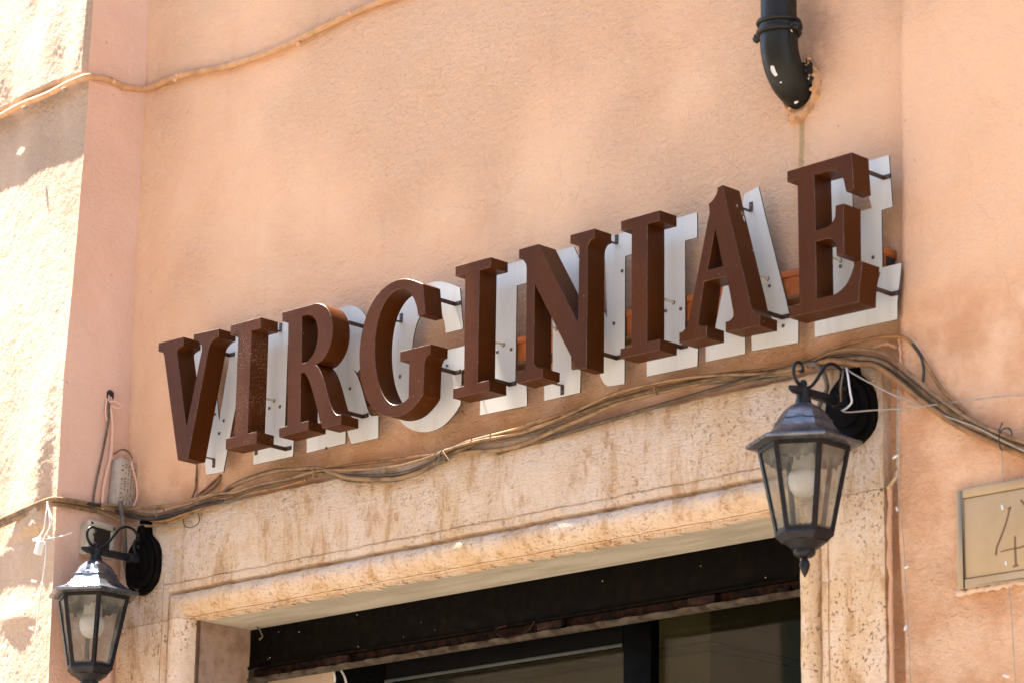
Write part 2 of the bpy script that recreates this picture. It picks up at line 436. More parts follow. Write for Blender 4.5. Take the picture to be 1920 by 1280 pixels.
zl1 = np.interp(XC-Ug, [c.x for c in c1], [c.z for c in c1]); zl2 = np.interp(XC-Ug, [c.x for c in c2], [c.z for c in c2])
# the upper coat of plaster overhangs along the old cable line and throws the scalloped shadow
amp = (.0290+.0040*np.cos((Ug-.26)*17)) * (1-.2*fbm(Ug*9, Z2*0+3, 2))
amp = amp*(1-.25*np.exp(-((Ug-.0)/.03)**2))
H = amp*sstep(Z2, zl1-.012, zl1+.006)*(1-.8*sstep(Z2, zl1+.1, zl1+.55))
amp2 = .024*(.5+.5*np.sin(Ug*11+1.1))*sstep(Ug, .02, .10)
H += amp2*sstep(Z2, zl2-.075, zl2-.05)*(1-sstep(Z2, zl2+.05, zl2+.45))
H += .010*np.exp(-(((Ug-.20)/.09)**2+((Z2-3.17-Ug*.1)/.03)**2))
H += .010*fbm(Ug*4, Z2*2.5, 2)+.0026*fbm(Ug*17+Z2*5, Z2*11, 3)+.0026*fbm(Ug*75, Z2*75, 3, .75)
# a few trowel scoops in the upper wall
for (u_, z_, su, sz, a_) in ((.33, 4.83, .05, .10, .018), (.12, 4.62, .03, .07, .006), (.45, 4.6, .04, .09, .010), (.28, 3.75, .03, .13, .006)):
    H -= a_*np.exp(-(((Ug-u_-(Z2-z_)*.35)/su)**2+((Z2-z_)/sz)**2))
H *= sstep(Ug, -.004, .012)*.9+.1
X2 = XC-Ug + .004*fbm(Ug*0+2, Z2*14, 3)*(Ug < .004)
Y2 = left_base(X2, Z2)-H
pw = thing('projecting_wall', (XC, -.2, 0), 'rough sunlit plaster wall stepping forward at the left edge', 'wall')
ext = [[(XC,-.171,5.34),(XC-1.6,-.171+1.6*ANG,5.34),(XC-1.6,-.171+1.6*ANG,9.2),(XC,-.171,9.2)],
       [(XC-1.59,-.23+1.59*ANG,0),(XC-9,-.23+1.59*ANG,0),(XC-9,-.23+1.59*ANG,9.2),(XC-1.59,-.23+1.59*ANG,9.2)],
       [(XC,-.23,0),(XC-1.6,-.23+1.6*ANG,0),(XC-1.6,-.23+1.6*ANG,2.51),(XC,-.23,2.51)]]
def local(ob, org):
    for v in ob.data.vertices: v.co -= Vector(org)
fo = grid_mesh('front_face', X2, Y2, Z2, M['wall_left'], parent=pw, extra=ext); local(fo, pw.location)
fo['label'] = 'sunlit front face with coarse uneven plaster'
ts = np.linspace(0, 1, 24); T3, Z3 = np.meshgrid(ts, zs2[::2])
edge = np.interp(Z3, zs2, Y2[:, 0]); ex = np.interp(Z3, zs2, X2[:, 0])
Y3 = edge*T3 + .004*(1-T3)
X3 = XC + (ex-XC)*T3 + (.006*fbm(Y3*9+3, Z3*4, 4)+.002*fbm(Y3*30, Z3*30, 2))*np.sin(np.pi*np.clip(T3, 0, 1))
ro = grid_mesh('return_face', X3, Y3, Z3, M['wall_pink'], parent=pw,
    extra=[[(XC,0,0),(XC,-.23,0),(XC,-.23,2.51),(XC,0,2.51)], [(XC,0,5.34),(XC,-.171,5.34),(XC,-.171,9.2),(XC,0,9.2)]])
local(ro, pw.location); ro['label'] = 'smooth pink return face in shade'

# unseen boards added overhead, cut to shade the recessed wall, below a roof slab
ev = thing('roof_and_shade_boards', (-4.5, 0, 9.2), 'unseen roof slab with boards added to shade the wall', 'eave')
g = G()
g.box((-6.32-.0, -.95, 7.0), (6, .0, 7.12)); g.build('shade_board', M['eave'], ev)
g = G(); g.box((XC+.005, -.215, 7.0), (-6.325, -.0, 7.12))
g.build('shade_board', M['eave'], ev)
o_ = G(); o_.box((-7.05, -.21, 7.0), (-6.60, -.0, 7.12)); o_.build('shade_board', M['eave'], ev)
g = G(); g.box((-9, 0.01, 9.2), (6, 8, 9.4)); g.build('roof_slab', M['eave'], ev)

# house across the street
op = thing('house', (-3, -9.5, 0), 'ochre house across the street with shuttered windows', 'house')
g = G(); g.box((-22, -14, 0), (16, -9.5, 8.5)); g.build('house_wall', M['wall_old'], op)
for k in range(9):
    for zz in (1.2, 4.9):
        g = G(); x_ = -20+4*k; g.box((x_-.55, -9.495, zz), (x_+.55, -9.42, zz+1.9)); g.build('shutter', simple('green_shutter', (.05,.09,.06), .6) if 'shut' not in M else M['shut'], op)
        M.setdefault('shut', bpy.data.materials.get('green_shutter'))

# ================================================================== DOOR SURROUND
XL, XR, ZT = -6.121, -4.205, 3.152             # opening
SY = -.03                                      # surround face
ds = thing('door_surround', ((XL+XR)/2, 0, 0), 'weathered travertine door surround with a rolled inner moulding', 'door surround')
prof = [(0, .178), (0, .010), (.004, -.008), (.006, -.006), (.010, -.020), (.018, -.033), (.030, -.042), (.042, -.044), (.053, -.040),
        (.060, -.031), (.064, -.018), (.068, -.0175), (.071, -.030), (.080, -.0335), (.088, -.0325), (.0885, -.0290), (.092, -.0290),
        (.0925, -.0315), (.16, -.0320), (.262, -.0300), (.268, -.027), (.268, .02)]
def sweep_h(name, prof_, x0, x1, z0, mat, tmax_l, tmax_r, seg=220):
    """lintel: profile swept left-right, the ends carried down to the joints"""
    nx = seg; V = []; F = []; n = len(prof_)
    for j in range(nx+1):
        for (t, y) in prof_:
            xa = x0-min(t, tmax_l); xb = x1+min(t, tmax_r); x = xa+(xb-xa)*j/nx
            wob = (.0022*math.sin(x*23+t*9)+.0018*math.sin(x*61+t*37)+.0012*math.sin(x*133+t*80))*(1 if .0 < t < .09 else .4)
            V.append((x, y-(wob if t > 0 else 0), z0+t+(wob*.6 if t > .26 or t == 0 else 0)))
    for j in range(nx):
        for i in range(n-1): F.append((j*n+i, j*n+i+1, (j+1)*n+i+1, (j+1)*n+i))
    for (x, tm, sgn) in ((x0, tmax_l, -1), (x1, tmax_r, 1)):
        b = len(V)
        for (t, y) in prof_: V.append((x+sgn*min(t, tm), y, z0+t)); V.append((x+sgn*min(t, tm), y, z0+.0002))
        for i in range(n-1): F.append((b+2*i, b+2*i+1, b+2*i+3, b+2*i+2))
    return V, F
V, F = sweep_h('lintel', prof, XL, XR, ZT, None, .268, .232)
lin = mesh('lintel', V, F, M['stone'], ds, 35)
for sgn, xo, tm, lab in ((-1, XL, .268, None), (1, XR, .232, 'pitted right jamb stone')):
    V = []; F = []; n = len(prof); NZ = 60
    for j in range(NZ+1):
        z = 3.1512*(1-j/NZ)
        for (t, y) in prof:
            V.append((xo+sgn*min(t, tm), y - .0012*math.sin(z*40+t*60), z))
    for j in range(NZ):
        for i in range(n-1): F.append((j*n+i, j*n+i+1, (j+1)*n+i+1, (j+1)*n+i))
    F.append(tuple(range(n)))
    ob = mesh('jamb', V, F, M['stone_pitted'], ds, 35)
    if lab: ob['label'] = lab
g = G(); g.box((XL+.0012, .014, ZT-.0022), (XR-.0012, .1775, ZT+.010)); g.build('soffit', M['soffit'], ds)
g = G(); g.box((XL-.02, .013, 0), (XL+.0006, .1765, ZT-.0008)); 
rv = g.build('reveal', simple('mauve_grey_stone', (.36,.25,.19), .85, 0, .35, 24, .003, .2, col2=(.26,.17,.12)), ds)
g = G(); g.box((XL-.0005, .004, 0), (XL+.0045, .0128, ZT-.003)); g.build('dark_seam', simple('brown_seam', (.12,.065,.035), .9, 0, .5, 30), ds)
# raw edge under the roll
g = G(); g.box((XL+.001, .0008, ZT-.0024), (XR-.001, .0139, ZT+.0075)); g.build('bedding_strip', M['stone'], ds)
g = G()
for k in range(170):
    x = XL+.03+(XR-XL-.06)*random.random(); w_ = random.uniform(.004, .022)
    g.box((x-w_, .0002-random.random()*.003, ZT-.0028-random.random()**2*.005), (x+w_, .0142+random.random()*.003, ZT+.003+random.random()*.003))
g.build('mortar_edge', M['stone'], ds)
for ob in ds.children:
    if ob.name.startswith('mortar_edge'): ob['kind'] = 'stuff'

# steel shutter box under the soffit
bx = thing('shutter_box', ((XL+XR)/2, .2, 3.0), 'black steel shutter beam across the doorway below the stone lintel', 'beam')
g = G(); g.box((XL+.001, .1785, 3.052), (XR-.001, .206, ZT-.002)); g.build('beam_face', M['black_dull'], bx, bevel=.002)
g = G(); g.box((XL+.001, .172, 3.0495), (XR-.001, .182, 3.056)); g.build('bead', M['black_dull'], bx, bevel=.0015)
V = []; F = []; NX = 160
for j in range(NX+1):
    x = XL+.001+(XR-XL-.002)*j/NX; w = .0022*math.sin(j*.9)+random.uniform(-.0012, .0012)
    V += [(x, .172, 3.0265+w*.4), (x, .172+w, 3.020+w*.5), (x, .182, 3.015), (x, .194, 3.016), (x, .194, 3.028), (x, .182, 3.0285)]
for j in range(NX):
    for i in range(6): F.append((j*6+i, j*6+(i+1) % 6, j*6+6+(i+1) % 6, j*6+6+i))
mesh('flange', V, F, M['flange'], bx, 40)
g = G(); g.box((XL+.001, .196, 3.0286), (XR-.001, .204, 3.0515)); g.build('web', M['rust'], bx)
for (pa, pb) in ((612, 655), (1010, 1056), (1292, 1342), (1455, 1478), (508, 525)):
    xa = at(pa, 1280-.185*pa+50, .182).x; xb = at(pb, 1280-.185*pb+50, .182).x
    small = pb-pa < 30
    g = G(); g.box((xa, .1765 if not small else .185, 3.0288), (xb, .195, 3.0485 if not small else 3.040))
    g.build('hinge_block', M['rust'], bx, bevel=.002)
P = [at(*q, .168) for q in ((1003,1163),(990,1180),(968,1192),(945,1194),(931,1184),(934,1176),(950,1172))]
G().tube(catmull(P, 6), .0022, 6).build('wire_loop', M['rust'], bx, 60)
# dust specks and a cobweb on the beam
g = G()
for k in range(13):
    x = random.uniform(XL+.02, XR-.05); z = random.uniform(3.06, 3.145); r_ = random.choice([.0004, .0006, .0008])
    g.box((x-r_, .1775, z-r_), (x+r_, .1784, z+r_*1.6))
ob = g.build('dust_specks', M['chip'], bx); ob['kind'] = 'stuff'
P = [at(x, y, .16) for x, y in ((475,1172),(484,1176),(490,1186),(492,1193),(487,1197))]
G().tube(catmull(P, 5), [.002]*20+[.004], 5).build('cobweb', M['cable_grey'], bx, 60)

# door below: frame, panes, inner reveal
dr = thing('glass_door', (-5.3, .26, 0), 'black framed glass shop door under the shutter beam', 'door')
DY = .26
def XA(px, py, Y=DY): return at(px, py, Y).x
xa, xb = XA(1168, 1240), XA(1224, 1240)
g = G(); g.box((xa, DY, 0), (xb-.006, DY+.03, 3.10)); g.build('frame_post', M['frame'], dr, bevel=.003)
xl_ = XA(628, 1270); xl2 = XA(722, 1275)
g = G(); g.box((xl_, DY, 0), (xl2, DY+.06, 3.10)); g.build('frame_post', M['frame'], dr, bevel=.003)
g = G(); g.box((xl2+.001, DY, 2.992), (xa-.001, DY+.06, 3.10)); g.build('top_rail', M['frame'], dr, bevel=.003)
g = G(); g.box((xl2+.001, DY-.004, 2.984), (xa-.001, DY+.002, 2.9915)); g.build('glazing_bead', simple('bluish_bead', (.05,.06,.058), .4), dr, bevel=.001)
g = G(); g.box((xl2, DY+.025, .1), (xa, DY+.031, 2.992)); g.build('pane', M['door_glass'], dr)
g = G(); g.box((xb, DY+.025, .1), (XR+.02, DY+.031, 3.10)); g.build('pane', M['door_glass'], dr)
# flaking strip of paint at the frame foot
for q0, q1 in (((622,1250),(628,1278)), ((637,1252),(650,1282))):
    P = [at(q0[0], q0[1], DY-.006), at((q0[0]+q1[0])/2+2, (q0[1]+q1[1])/2, DY-.008), at(q1[0], q1[1], DY-.006)]
    G().tube(catmull(P, 4), .0035, 4).build('flaking_strip', M['chip'], dr)
g = G(); g.box((XL-.02, DY+.0, 0), (xl_-.003, DY+.05, 3.2)); g.build('inner_reveal', M['reveal'], dr)

# room seen through the glass
P = at(1332, 1215, .95)
rm = thing('shop_interior', (P.x, 1, 0), 'dim olive walls of the shop interior seen through the door', 'room')
g = G(); g.box((-7.5, .95, 0), (P.x, 3.4, 3.9)); g.build('bulkhead_wall', M['room'], rm)
g = G()
for dz in (0, .022):
    g.box((-7.5, .940, P.z-.010+dz), (P.x+.010, .949, P.z-.004+dz)); g.box((P.x+.001, .940, P.z-.010+dz), (P.x+.010, 3.4, P.z-.004+dz))
g.build('wall_moulding', M['room_line'], rm)
g = G(); g.box((-7.5, 3.4, 0), (-2, 3.5, 3.9)); g.build('back_wall', M['room'], rm)
g = G(); g.box((-2.2, .32, 0), (-2.1, 3.4, 3.9)); g.build('side_wall', M['room'], rm)
g = G(); g.box((-7.5, .23, 3.9), (-2, 3.5, 4.0)); g.build('ceiling', M['room'], rm)
g = G(); g.box((-7.5, .30, 0.0), (-2, 3.5, 0.01)); g.build('floor', M['room_line'], rm)

# ================================================================== SIGN LETTERS
YF, YB, YP = -.1485, -.0925, -.045
S = 1
LET = {
'V1': [[(297.5,643.1),(343.8,631.5),(343.9,647.0),(340,649.5,S),(334.5,652.5,S),(331.8,657,S),(332.2,666),(349.1,800.6),(378,657),(377.6,648,S),(373.8,641,S),(368,637.8,S),(362.8,637.5),(363,626.6),(409.4,616.2),(409.4,631.3),(404,633.6,S),(397.5,638.2,S),(393,646,S),(390,657.5),(352,858.5),(333.1,861.8),(307.5,668),(306.6,663.5,S),(304.0,660,S),(296.7,658.6)]],
'I1': [[(432.5,610),(488.8,595),(488.8,615.4),(471.3,620),(463.8,812.1),(481,807.8),(480.3,829),(422.7,842.0),(423.3,821.9),(439.1,817.0),(446.6,624.8),(431.5,628.3)]],
'R1': [[(529,586),(587.5,570.2),(595,568.9,S),(603.8,569.9,S),(611.3,574.5,S),(617.5,583.3,S),(621.9,595.5,S),(623.9,610,S),(623.8,625,S),(621,641.3,S),(616.3,655,S),(608.8,668.2,S),(600,677,S),(591,682.3),(595,685.6,S),(601,694,S),(607.5,710,S),(615,742.3,S),(619,756,S),(622.8,767.4,S),(627.2,773.8,S),(631.8,776.4,S),(639.2,776.4),(639.2,794.2),(603.9,802.3),(599.7,790.4),(594.9,768.6,S),(588.2,741,S),(582,720,S),(576.3,706,S),(570.5,698.5,S),(563.8,698.9),(563,791.2),(578.2,787.6),(577.9,804.8),(522.9,818.7),(522.9,801.9),(538.4,797.6),(540.2,599.5),(529.2,602.4)],
      [(566,592.6),(575,590.4,S),(582.5,590.8,S),(588.8,595.2,S),(593.4,603.8,S),(595.8,616.3,S),(595.9,630,S),(594,645,S),(589.8,659.5,S),(582.8,671,S),(575,677.8,S),(565.2,680.8)]],
'G1': [[(792.9,532.6),(797.1,588.6),(783.5,592.1),(781.6,578.8,S),(778.6,566.1,S),(773.6,555.2,S),(767.2,547,S),(759.9,542.0,S),(751.4,540.6,S),(742.4,543.3,S),(732.8,551,S),(723.6,562.2,S),(716,576.4,S),(710,593,S),(705.7,612.5,S),(703,633.6,S),(702,654.7,S),(702.7,676,S),(704.9,696,S),(708.5,713.8,S),(713.8,730.5,S),(720.4,744.6,S),(727.8,753.8,S),(735.9,758.4,S),(744.4,758.4,S),(752.8,755.3,S),(759.6,750.6,S),(765.5,744.4),(767.2,673.2),(750,677.2),(750,658.6),(807,644.7),(806.4,662.8),(800.8,665.6,S),(797,670.8,S),(795.3,679.8,S),(795.0,690),(792.9,738.4),(786.2,749,S),(777.2,760.8,S),(768.3,769.2,S),(758.4,775.6,S),(747.2,779.4,S),(735.9,780.9,S),(724.4,779.8,S),(713,776,S),(702.2,768.9,S),(692.9,758.4,S),(685.5,744.1,S),(679.5,727.2,S),(675.5,707.5,S),(673.3,682.2,S),(673,656,S),(676.7,629.4,S),(681.1,608.3,S),(687.5,587.8,S),(695.4,570.3,S),(705,555,S),(716.1,542.4,S),(727.8,532.6,S),(740,526,S),(751.4,523,S),(762.7,522.4,S),(773.9,524.6,S),(783.6,528.6,S)]],
'I2': [[(853.8,499.9),(919.7,482.3),(919.7,501.1),(898.9,506.6),(895.1,716.8),(916.3,711.7),(916.9,731.8),(848.8,746),(849.3,727.6),(869.6,722.8),(871.9,513.9),(853.6,518.2)]],
'N1': [[(972.7,467.8),(1009.2,457.7),(1083.5,604.6),(1085.6,466),(1084.8,460.5,S),(1081.5,457.0,S),(1076,455.6,S),(1069,456.8),(1069,441.1),(1114,428.7),(1114,446.7),(1108,449.2,S),(1103.8,453.8,S),(1102,462.2,S),(1101.3,476.3),(1099.5,689.5),(1083.5,692.2),(1078.5,688,S),(1074.5,679.5,S),(1070.9,669.7),(1001.9,531.8),(1000.5,680),(1002.6,685.4,S),(1006.4,688.8,S),(1011,689.9,S),(1017.1,689.0),(1016.7,706.9),(969.6,718.2),(969.6,699.0),(976,697.6,S),(981,694.8,S),(984,690,S),(985.2,681.6),(987,504.4),(986,496.6,S),(983.2,490.2,S),(978.6,486.4,S),(972.7,485.4)]],
'I3': [[(1164,415),(1236.2,394.4),(1236.3,414.2),(1213.5,420.2),(1213,640.6),(1237,635.2),(1236.3,655.8),(1162.6,671.5),(1162.8,653.4),(1183.8,649),(1183.8,428.3),(1164.3,433.2)]],
'A1': [[(1345.3,351.8),(1354.4,346.9),(1363.9,389.4),(1402.5,549),(1406.2,566.8),(1409.2,577.6,S),(1413.6,585.6,S),(1418.6,589.6,S),(1424.8,590.6),(1424.6,610.6),(1360.2,622.7),(1359.8,603.2),(1366,601.8,S),(1371.2,598.8,S),(1374.2,593.4,S),(1374.3,584.6),(1366.9,544),(1361.7,517.8),(1319.4,528.0),(1309,602.4),(1309.6,607.8,S),(1313,611,S),(1318.4,611.7,S),(1324.8,610.2),(1325.2,632.2),(1273.4,643.4),(1273.2,623.6),(1279.4,621.2,S),(1285,616.2,S),(1288.6,609.6,S),(1290.4,601),(1309,507.4),(1327.5,410.2),(1329.6,399.8,S),(1329.3,390,S),(1328.1,382.0),(1335,376.6,S),(1340.4,369.6,S),(1343.6,362,S)],
      [(1340.6,428),(1355,499.4),(1326.0,506.2)]],
'E1': [[(1475.6,321.6),(1596.3,285.9),(1600.9,355.2),(1586.1,359.8),(1583.4,348),(1580.4,335.4,S),(1576.6,326.4,S),(1571,320.6,S),(1562,319.3,S),(1526.3,327.8),(1529.1,432.7),(1547.8,426.9),(1555.4,422.6,S),(1561,416.4,S),(1564.8,408,S),(1565.9,398),(1566.3,385.6),(1581.4,381.7),(1582.4,476.9),(1568.1,480.4),(1567.3,463.4),(1565.4,455.4,S),(1561.2,449.2,S),(1555,446.9,S),(1547,448.4,S),(1529.2,453.6),(1530.8,560.3),(1554.1,555),(1567,550.4,S),(1578.6,543.2,S),(1588,532,S),(1594.7,518.1,S),(1599,504.1,S),(1602.3,493.6),(1616.8,490.2),(1615,508,S),(1611.9,529,S),(1610.4,548,S),(1610.2,566.4),(1479,596.0),(1479,575.4),(1498.6,571.0),(1494.7,337.2),(1475.6,341.6)]],
}
def smooth_loop(pts):
    n = len(pts); fl = [len(p) > 2 for p in pts]; P = [Vector((p[0], p[1])) for p in pts]
    Q = list(P)
    for i in range(n):
        if fl[i] and fl[i-1] and fl[(i+1) % n]: Q[i] = P[i]*.5+P[i-1]*.25+P[(i+1) % n]*.25
    out = []
    for i in range(n):
        a, b = Q[i], Q[(i+1) % n]; out.append(a)
        fa, fb = fl[i], fl[(i+1) % n]
        if fa or fb:
            p0 = Q[i-1] if fa else a*2-b if not fb else a
            p3 = Q[(i+2) % n] if fb else b
            sub = 4 if (b-a).length > 6 else 2
            for k in range(1, sub):
                t = k/sub
                out.append(.5*((2*a)+(b-p0)*t+(2*p0-5*a+4*b-p3)*t*t+(3*a-p0-3*b+p3)*t**3))
    return out
def area(L): return .5*sum(L[i].x*L[(i+1) % len(L)].y-L[(i+1) % len(L)].x*L[i].y for i in range(len(L)))
def offset(L, d, lim=2.2):
    """positive d moves outwards for a counter-clockwise loop"""
    n = len(L); out = []
    for i in range(n):
        a, b, c = L[i-1], L[i], L[(i+1) % n]
        u = (b-a).normalized(); v = (c-b).normalized()
        n1 = Vector((u.y, -u.x)); n2 = Vector((v.y, -v.x)); bi = n1+n2
        if bi.length < 1e-6: out.append(b+n1*d); continue
        bi.normalize(); k = min(1/max(bi.dot(n1), .2), lim); out.append(b+bi*d*k)
    return out
def loops_for(key):
    res = []
    for i, lp in enumerate(LET[key]):
        L = []
        for q in smooth_loop(lp):
            P = at(q.x, q.y, YF); L.append(Vector((P.x, P.z)))
        a = area(L)
        if (i == 0 and a < 0) or (i > 0 and a > 0): L = L[::-1]
        res.append(L)
    return res
def winding(p, L):
    w = 0; n = len(L)
    for i in range(n):
        a, b = L[i], L[(i+1) % n]
        if a.y <= p.y < b.y:
            if (b.x-a.x)*(p.y-a.y)-(p.x-a.x)*(b.y-a.y) > 0: w += 1
        elif b.y <= p.y < a.y:
            if (b.x-a.x)*(p.y-a.y)-(p.x-a.x)*(b.y-a.y) < 0: w -= 1
    return w
def letter_body(loops, parent, mat):
    inn = [offset(L, -.0008) for L in loops]
    bm = bmesh.new(); rows = []
    for L, I in zip(loops, inn):
        rows.append([[bm.verts.new((p.x, y, p.y)) for p in Q] for Q, y in ((I, YF), (L, YF+.0011), (L, YB-.0006), (I, YB))])
    flat = [v for r_ in rows for v in r_[0]]; flatb = [v for r_ in rows for v in r_[3]]
    for t in tessellate_polygon([[Vector((p.x, p.y, 0)) for p in I] for I in inn]):
        for fl_ in (flat, flatb):
            try: bm.faces.new([fl_[i] for i in t])
            except ValueError: pass
    for r_ in rows:
        n = len(r_[0])
        for a, b in ((0, 1), (1, 2), (2, 3)):
            for i in range(n): bm.faces.new((r_[a][i], r_[a][(i+1) % n], r_[b][(i+1) % n], r_[b][i]))
    bmesh.ops.recalc_face_normals(bm, faces=bm.faces)
    for f in bm.faces:
        zs_ = [v.co.y for v in f.verts]
        if abs(min(zs_)-YF) < 1e-5 and .0009 < max(zs_)-YF < .0013: f.material_index = 1
    ob = from_bm('letter_body', bm, mat, parent, 28); ob.data.materials.append(M['worn']); return ob
def plate(loops, parent, m_=.0165):
    off = [offset(L, m_) for L in loops]
    vs = []; es = []
    for L in off:
        b = len(vs); vs += L; es += [(b+i, b+(i+1) % len(L)) for i in range(len(L))]
    ov, oe, of, *_ = delaunay_2d_cdt(vs, es, [], 0, 1e-6)
    keep_ = []
    for f in of:
        c = sum((ov[i] for i in f), Vector((0, 0)))/len(f)
        if sum(winding(c, L) for L in off) >= 1: keep_.append(f)
    bm = bmesh.new(); vv = [bm.verts.new((p.x, YP, p.y)) for p in ov]
    fs = [bm.faces.new([vv[i] for i in f]) for f in keep_]
    for v in [v for v in bm.verts if not v.link_faces]: bm.verts.remove(v)
    bmesh.ops.recalc_face_normals(bm, faces=bm.faces)
    r_ = bmesh.ops.extrude_face_region(bm, geom=bm.faces[:])
    for e in r_['geom']:
        if isinstance(e, bmesh.types.BMVert): e.co.y += .0032
    bmesh.ops.recalc_face_normals(bm, faces=bm.faces)
    for f in bm.faces: f.material_index = 0 if f.normal.y < -.5 else 1
    ob = from_bm('backing_plate', bm, M['plate'], parent); ob.data.materials.append(M['plate_edge']); return ob
# straps: screw position on the plate (px), side of the tab; tubes and screws likewise
STRAP = {
'V1': [((436,664),'r'), ((400.5,869.5),'d')], 'I1': [((542,839.5),'r'), ((526,612),'u'), ((480,846),'d')],
'R1': [((690,611),'r'), ((686.5,778.5),'r')], 'G1': [((860,568.5),'r'), ((860,696.8),'r'), ((752,594),'u')],
'I2': [((963.2,718.5),'r')], 'N1': [((1054,733),'d'), ((1156,447),'u'), ((1164,669),'r')],
'I3': [((1284.5,648.8),'r')], 'A1': [((1408,386),'u'), ((1475,593.3),'r')],
'E1': [((1665,331.2),'r'), ((1681,549.6),'r')]}
SCREW = {'V1': [(419.6,787.9),(403,776),(411,812)], 'I1': [(505.2,764.6),(525,761.8)], 'R1': [(656.4,727.9),(612,840)], 'G1': [(750,705.4),(838.6,684.3)],
'I2': [(932.6,659.5),(958.6,654.8)], 'N1': [(1151.2,606.6),(1166.7,508.3)], 'I3': [(1276.5,579.4),(1248.2,583.2)],
'A1': [(1442.9,536.4),(1468.6,611.3)], 'E1': [(1637.2,483),(1575.9,499.8)]}
TUBE = {'I1': (514,751), 'I2': (944,646.5), 'I3': (1263,567.5), 'A1': (1440,523), 'N1': (1043,617), 'E1': (1576,489)}
def strap(px, side, parent):
    c = at(px[0], px[1], YP-.001); w = .0048
    g = G()
    if side == 'r':
        x0 = c.x-.012
        g.box((x0, YP-.0016, c.z-w), (c.x+.008, YP-.0001, c.z+w)); g.box((x0-.0015, YB-.004, c.z-w), (x0, YP-.0001, c.z+w))
    else:
        s_ = 1 if side == 'u' else -1; z0 = c.z-s_*.012
        a, b = sorted((z0, c.z+s_*.008))
        g.box((c.x-w, YP-.0016, a), (c.x+w, YP-.0001, b)); a, b = sorted((z0, z0-s_*.0015)); g.box((c.x-w, YB-.004, a), (c.x+w, YP-.0001, b))
    st = g.build('bracket', M['bracket'], parent)
    g = G(); g.lathe((c.x, YP-.0016, c.z), [(.0026, -.0012), (.0030, -.0004), (.0030, .0004)], 8, axis='y'); g.build('screw', M['screw'], st)
LAB = {'V1': 'first letter of the sign, a brown V at its left end', 'I1': 'brown letter I beside the V, dusty with a thin scratch',
 'R1': 'brown letter R between the dusty I and the G', 'G1': 'brown letter G, the round one in the sign',
 'I2': 'brown letter I between the G and the N', 'N1': 'brown letter N in the middle of the sign',
 'I3': 'brown letter I between the N and the A', 'A1': 'brown letter A with white paint marks on its side, beside the last E',
 'E1': 'last letter of the sign, a brown E with a dented arm'}
for key in LET:
    lp = loops_for(key)
    cxm = sum(p.x for p in lp[0])/len(lp[0]); zb = min(p.y for p in lp[0])
    t = thing('sign_letter', (cxm, YP, zb), LAB[key], 'sign letter', 'letters of the shop sign')
    letter_body(lp, t, M['letter_dusty'] if key in ('I1',) else M['letter'])
    plate(lp, t)
    for q, s_ in STRAP[key]: strap(q, s_, t)
    for q in SCREW[key]:
        c = at(q[0], q[1], YP); g = G(); g.lathe((c.x, YP, c.z), [(.0030, -.0022), (.0042, -.0012), (.0044, -.0002)], 8, axis='y'); g.build('screw', M['screw'], t)
    if key in TUBE:
        c = at(*TUBE[key], YP)
        g = G(); g.tube([(c.x-.004, YB-.002, c.z+.004), (c.x-.001, YP-.02, c.z+.001), (c.x, YP-.0005, c.z)], .0030, 8); g.build('wire_tube', M['wiretube'], t, 60)
        g = G(); g.lathe((c.x, YP, c.z), [(.0044, -.0010), (.0048, -.0002)], 10, axis='y'); g.build('grommet', M['plate_edge'], t)
# scratch on the first I, paint marks on the A
A = [o for o in COL.objects if o.name.startswith('sign_letter') and 'dusty' in o['label'] and 'thin' in o['label']][0]
P = [at(447.5, 634, YF-.0003), at(456, 662, YF-.0003), at(463, 692, YF-.0003)]
G().tube(P, .0006, 4).build('scratch', M['hole'], A)
A = [o for o in COL.objects if o.name.startswith('sign_letter') and 'white paint' in o['label']][0]
g = G()
n_ = (atx(1, 1, -1)-CAM)  # unused direction, keeps helper simple
for (x, y, rx, rz) in ((1381,383,.0022,.010),(1378,377,.001,.004),(1391,400,.0012,.006),(1394,409,.003,.006),(1396,414,.0015,.004),(1411,470,.002,.0015),(1388,381,.001,.002),(1395,403,.001,.004)):
    # side face of the A: x grows as z falls along the outer stroke
    p0, p1 = at(1363.9, 389.4, YF), at(1402.5, 549, YF)
    d = ray(x, y); nrm = Vector(((p0.z-p1.z), 0, (p1.x-p0.x))).normalized()
    tt = (p0-CAM).dot(nrm)/d.dot(nrm); c = CAM+d*tt+nrm*.0003
    up_ = (p0-p1).normalized()
    V = [c+up_*rz*math.sin(k*.785)*random.uniform(.6, 1.1)+Vector((0, 1, 0))*rx*math.cos(k*.785)*random.uniform(.6, 1.2) for k in range(8)]
    G().add(V, [tuple(range(8))]).build('paint_mark', M['chip'], A)

# rail behind the plates
xr0, xr1 = at(424, 780, -.03).x, at(1663, 490, -.03).x
zr = 3.652
rl = thing('mounting_rail', ((xr0+xr1)/2, -.02, 3.59), 'orange-brown wall channel running behind the sign letters', 'rail')
g = G(); g.box((xr0, -.036, zr-.058), (xr1, -.034, zr-.016)); g.box((xr0, -.034, zr-.058), (xr1, .004, zr-.056)); g.box((xr0,-.034,zr-.018),(xr1,.004,zr-.016)); g.build('channel', M['rail'], rl)
g = G(); g.box((xr0, -.039, zr-.0150), (xr1, .004, zr)); g.build('lid', M['rail'], rl, bevel=.0015)
g = G(); g.box((xr0, -.0335, zr-.0555), (xr1-.001, -.002, zr-.0185)); g.build('inner_shade_fill', M['hole'], rl)  # dark block stands in for the shade inside the hollow channel
g = G(); g.box((xr0, -.0402, zr-.064), (xr1, .004, zr-.0585)); g.build('grimy_lower_lip', simple('grime', (.16,.075,.03), .9, 0, .5, 20), rl)

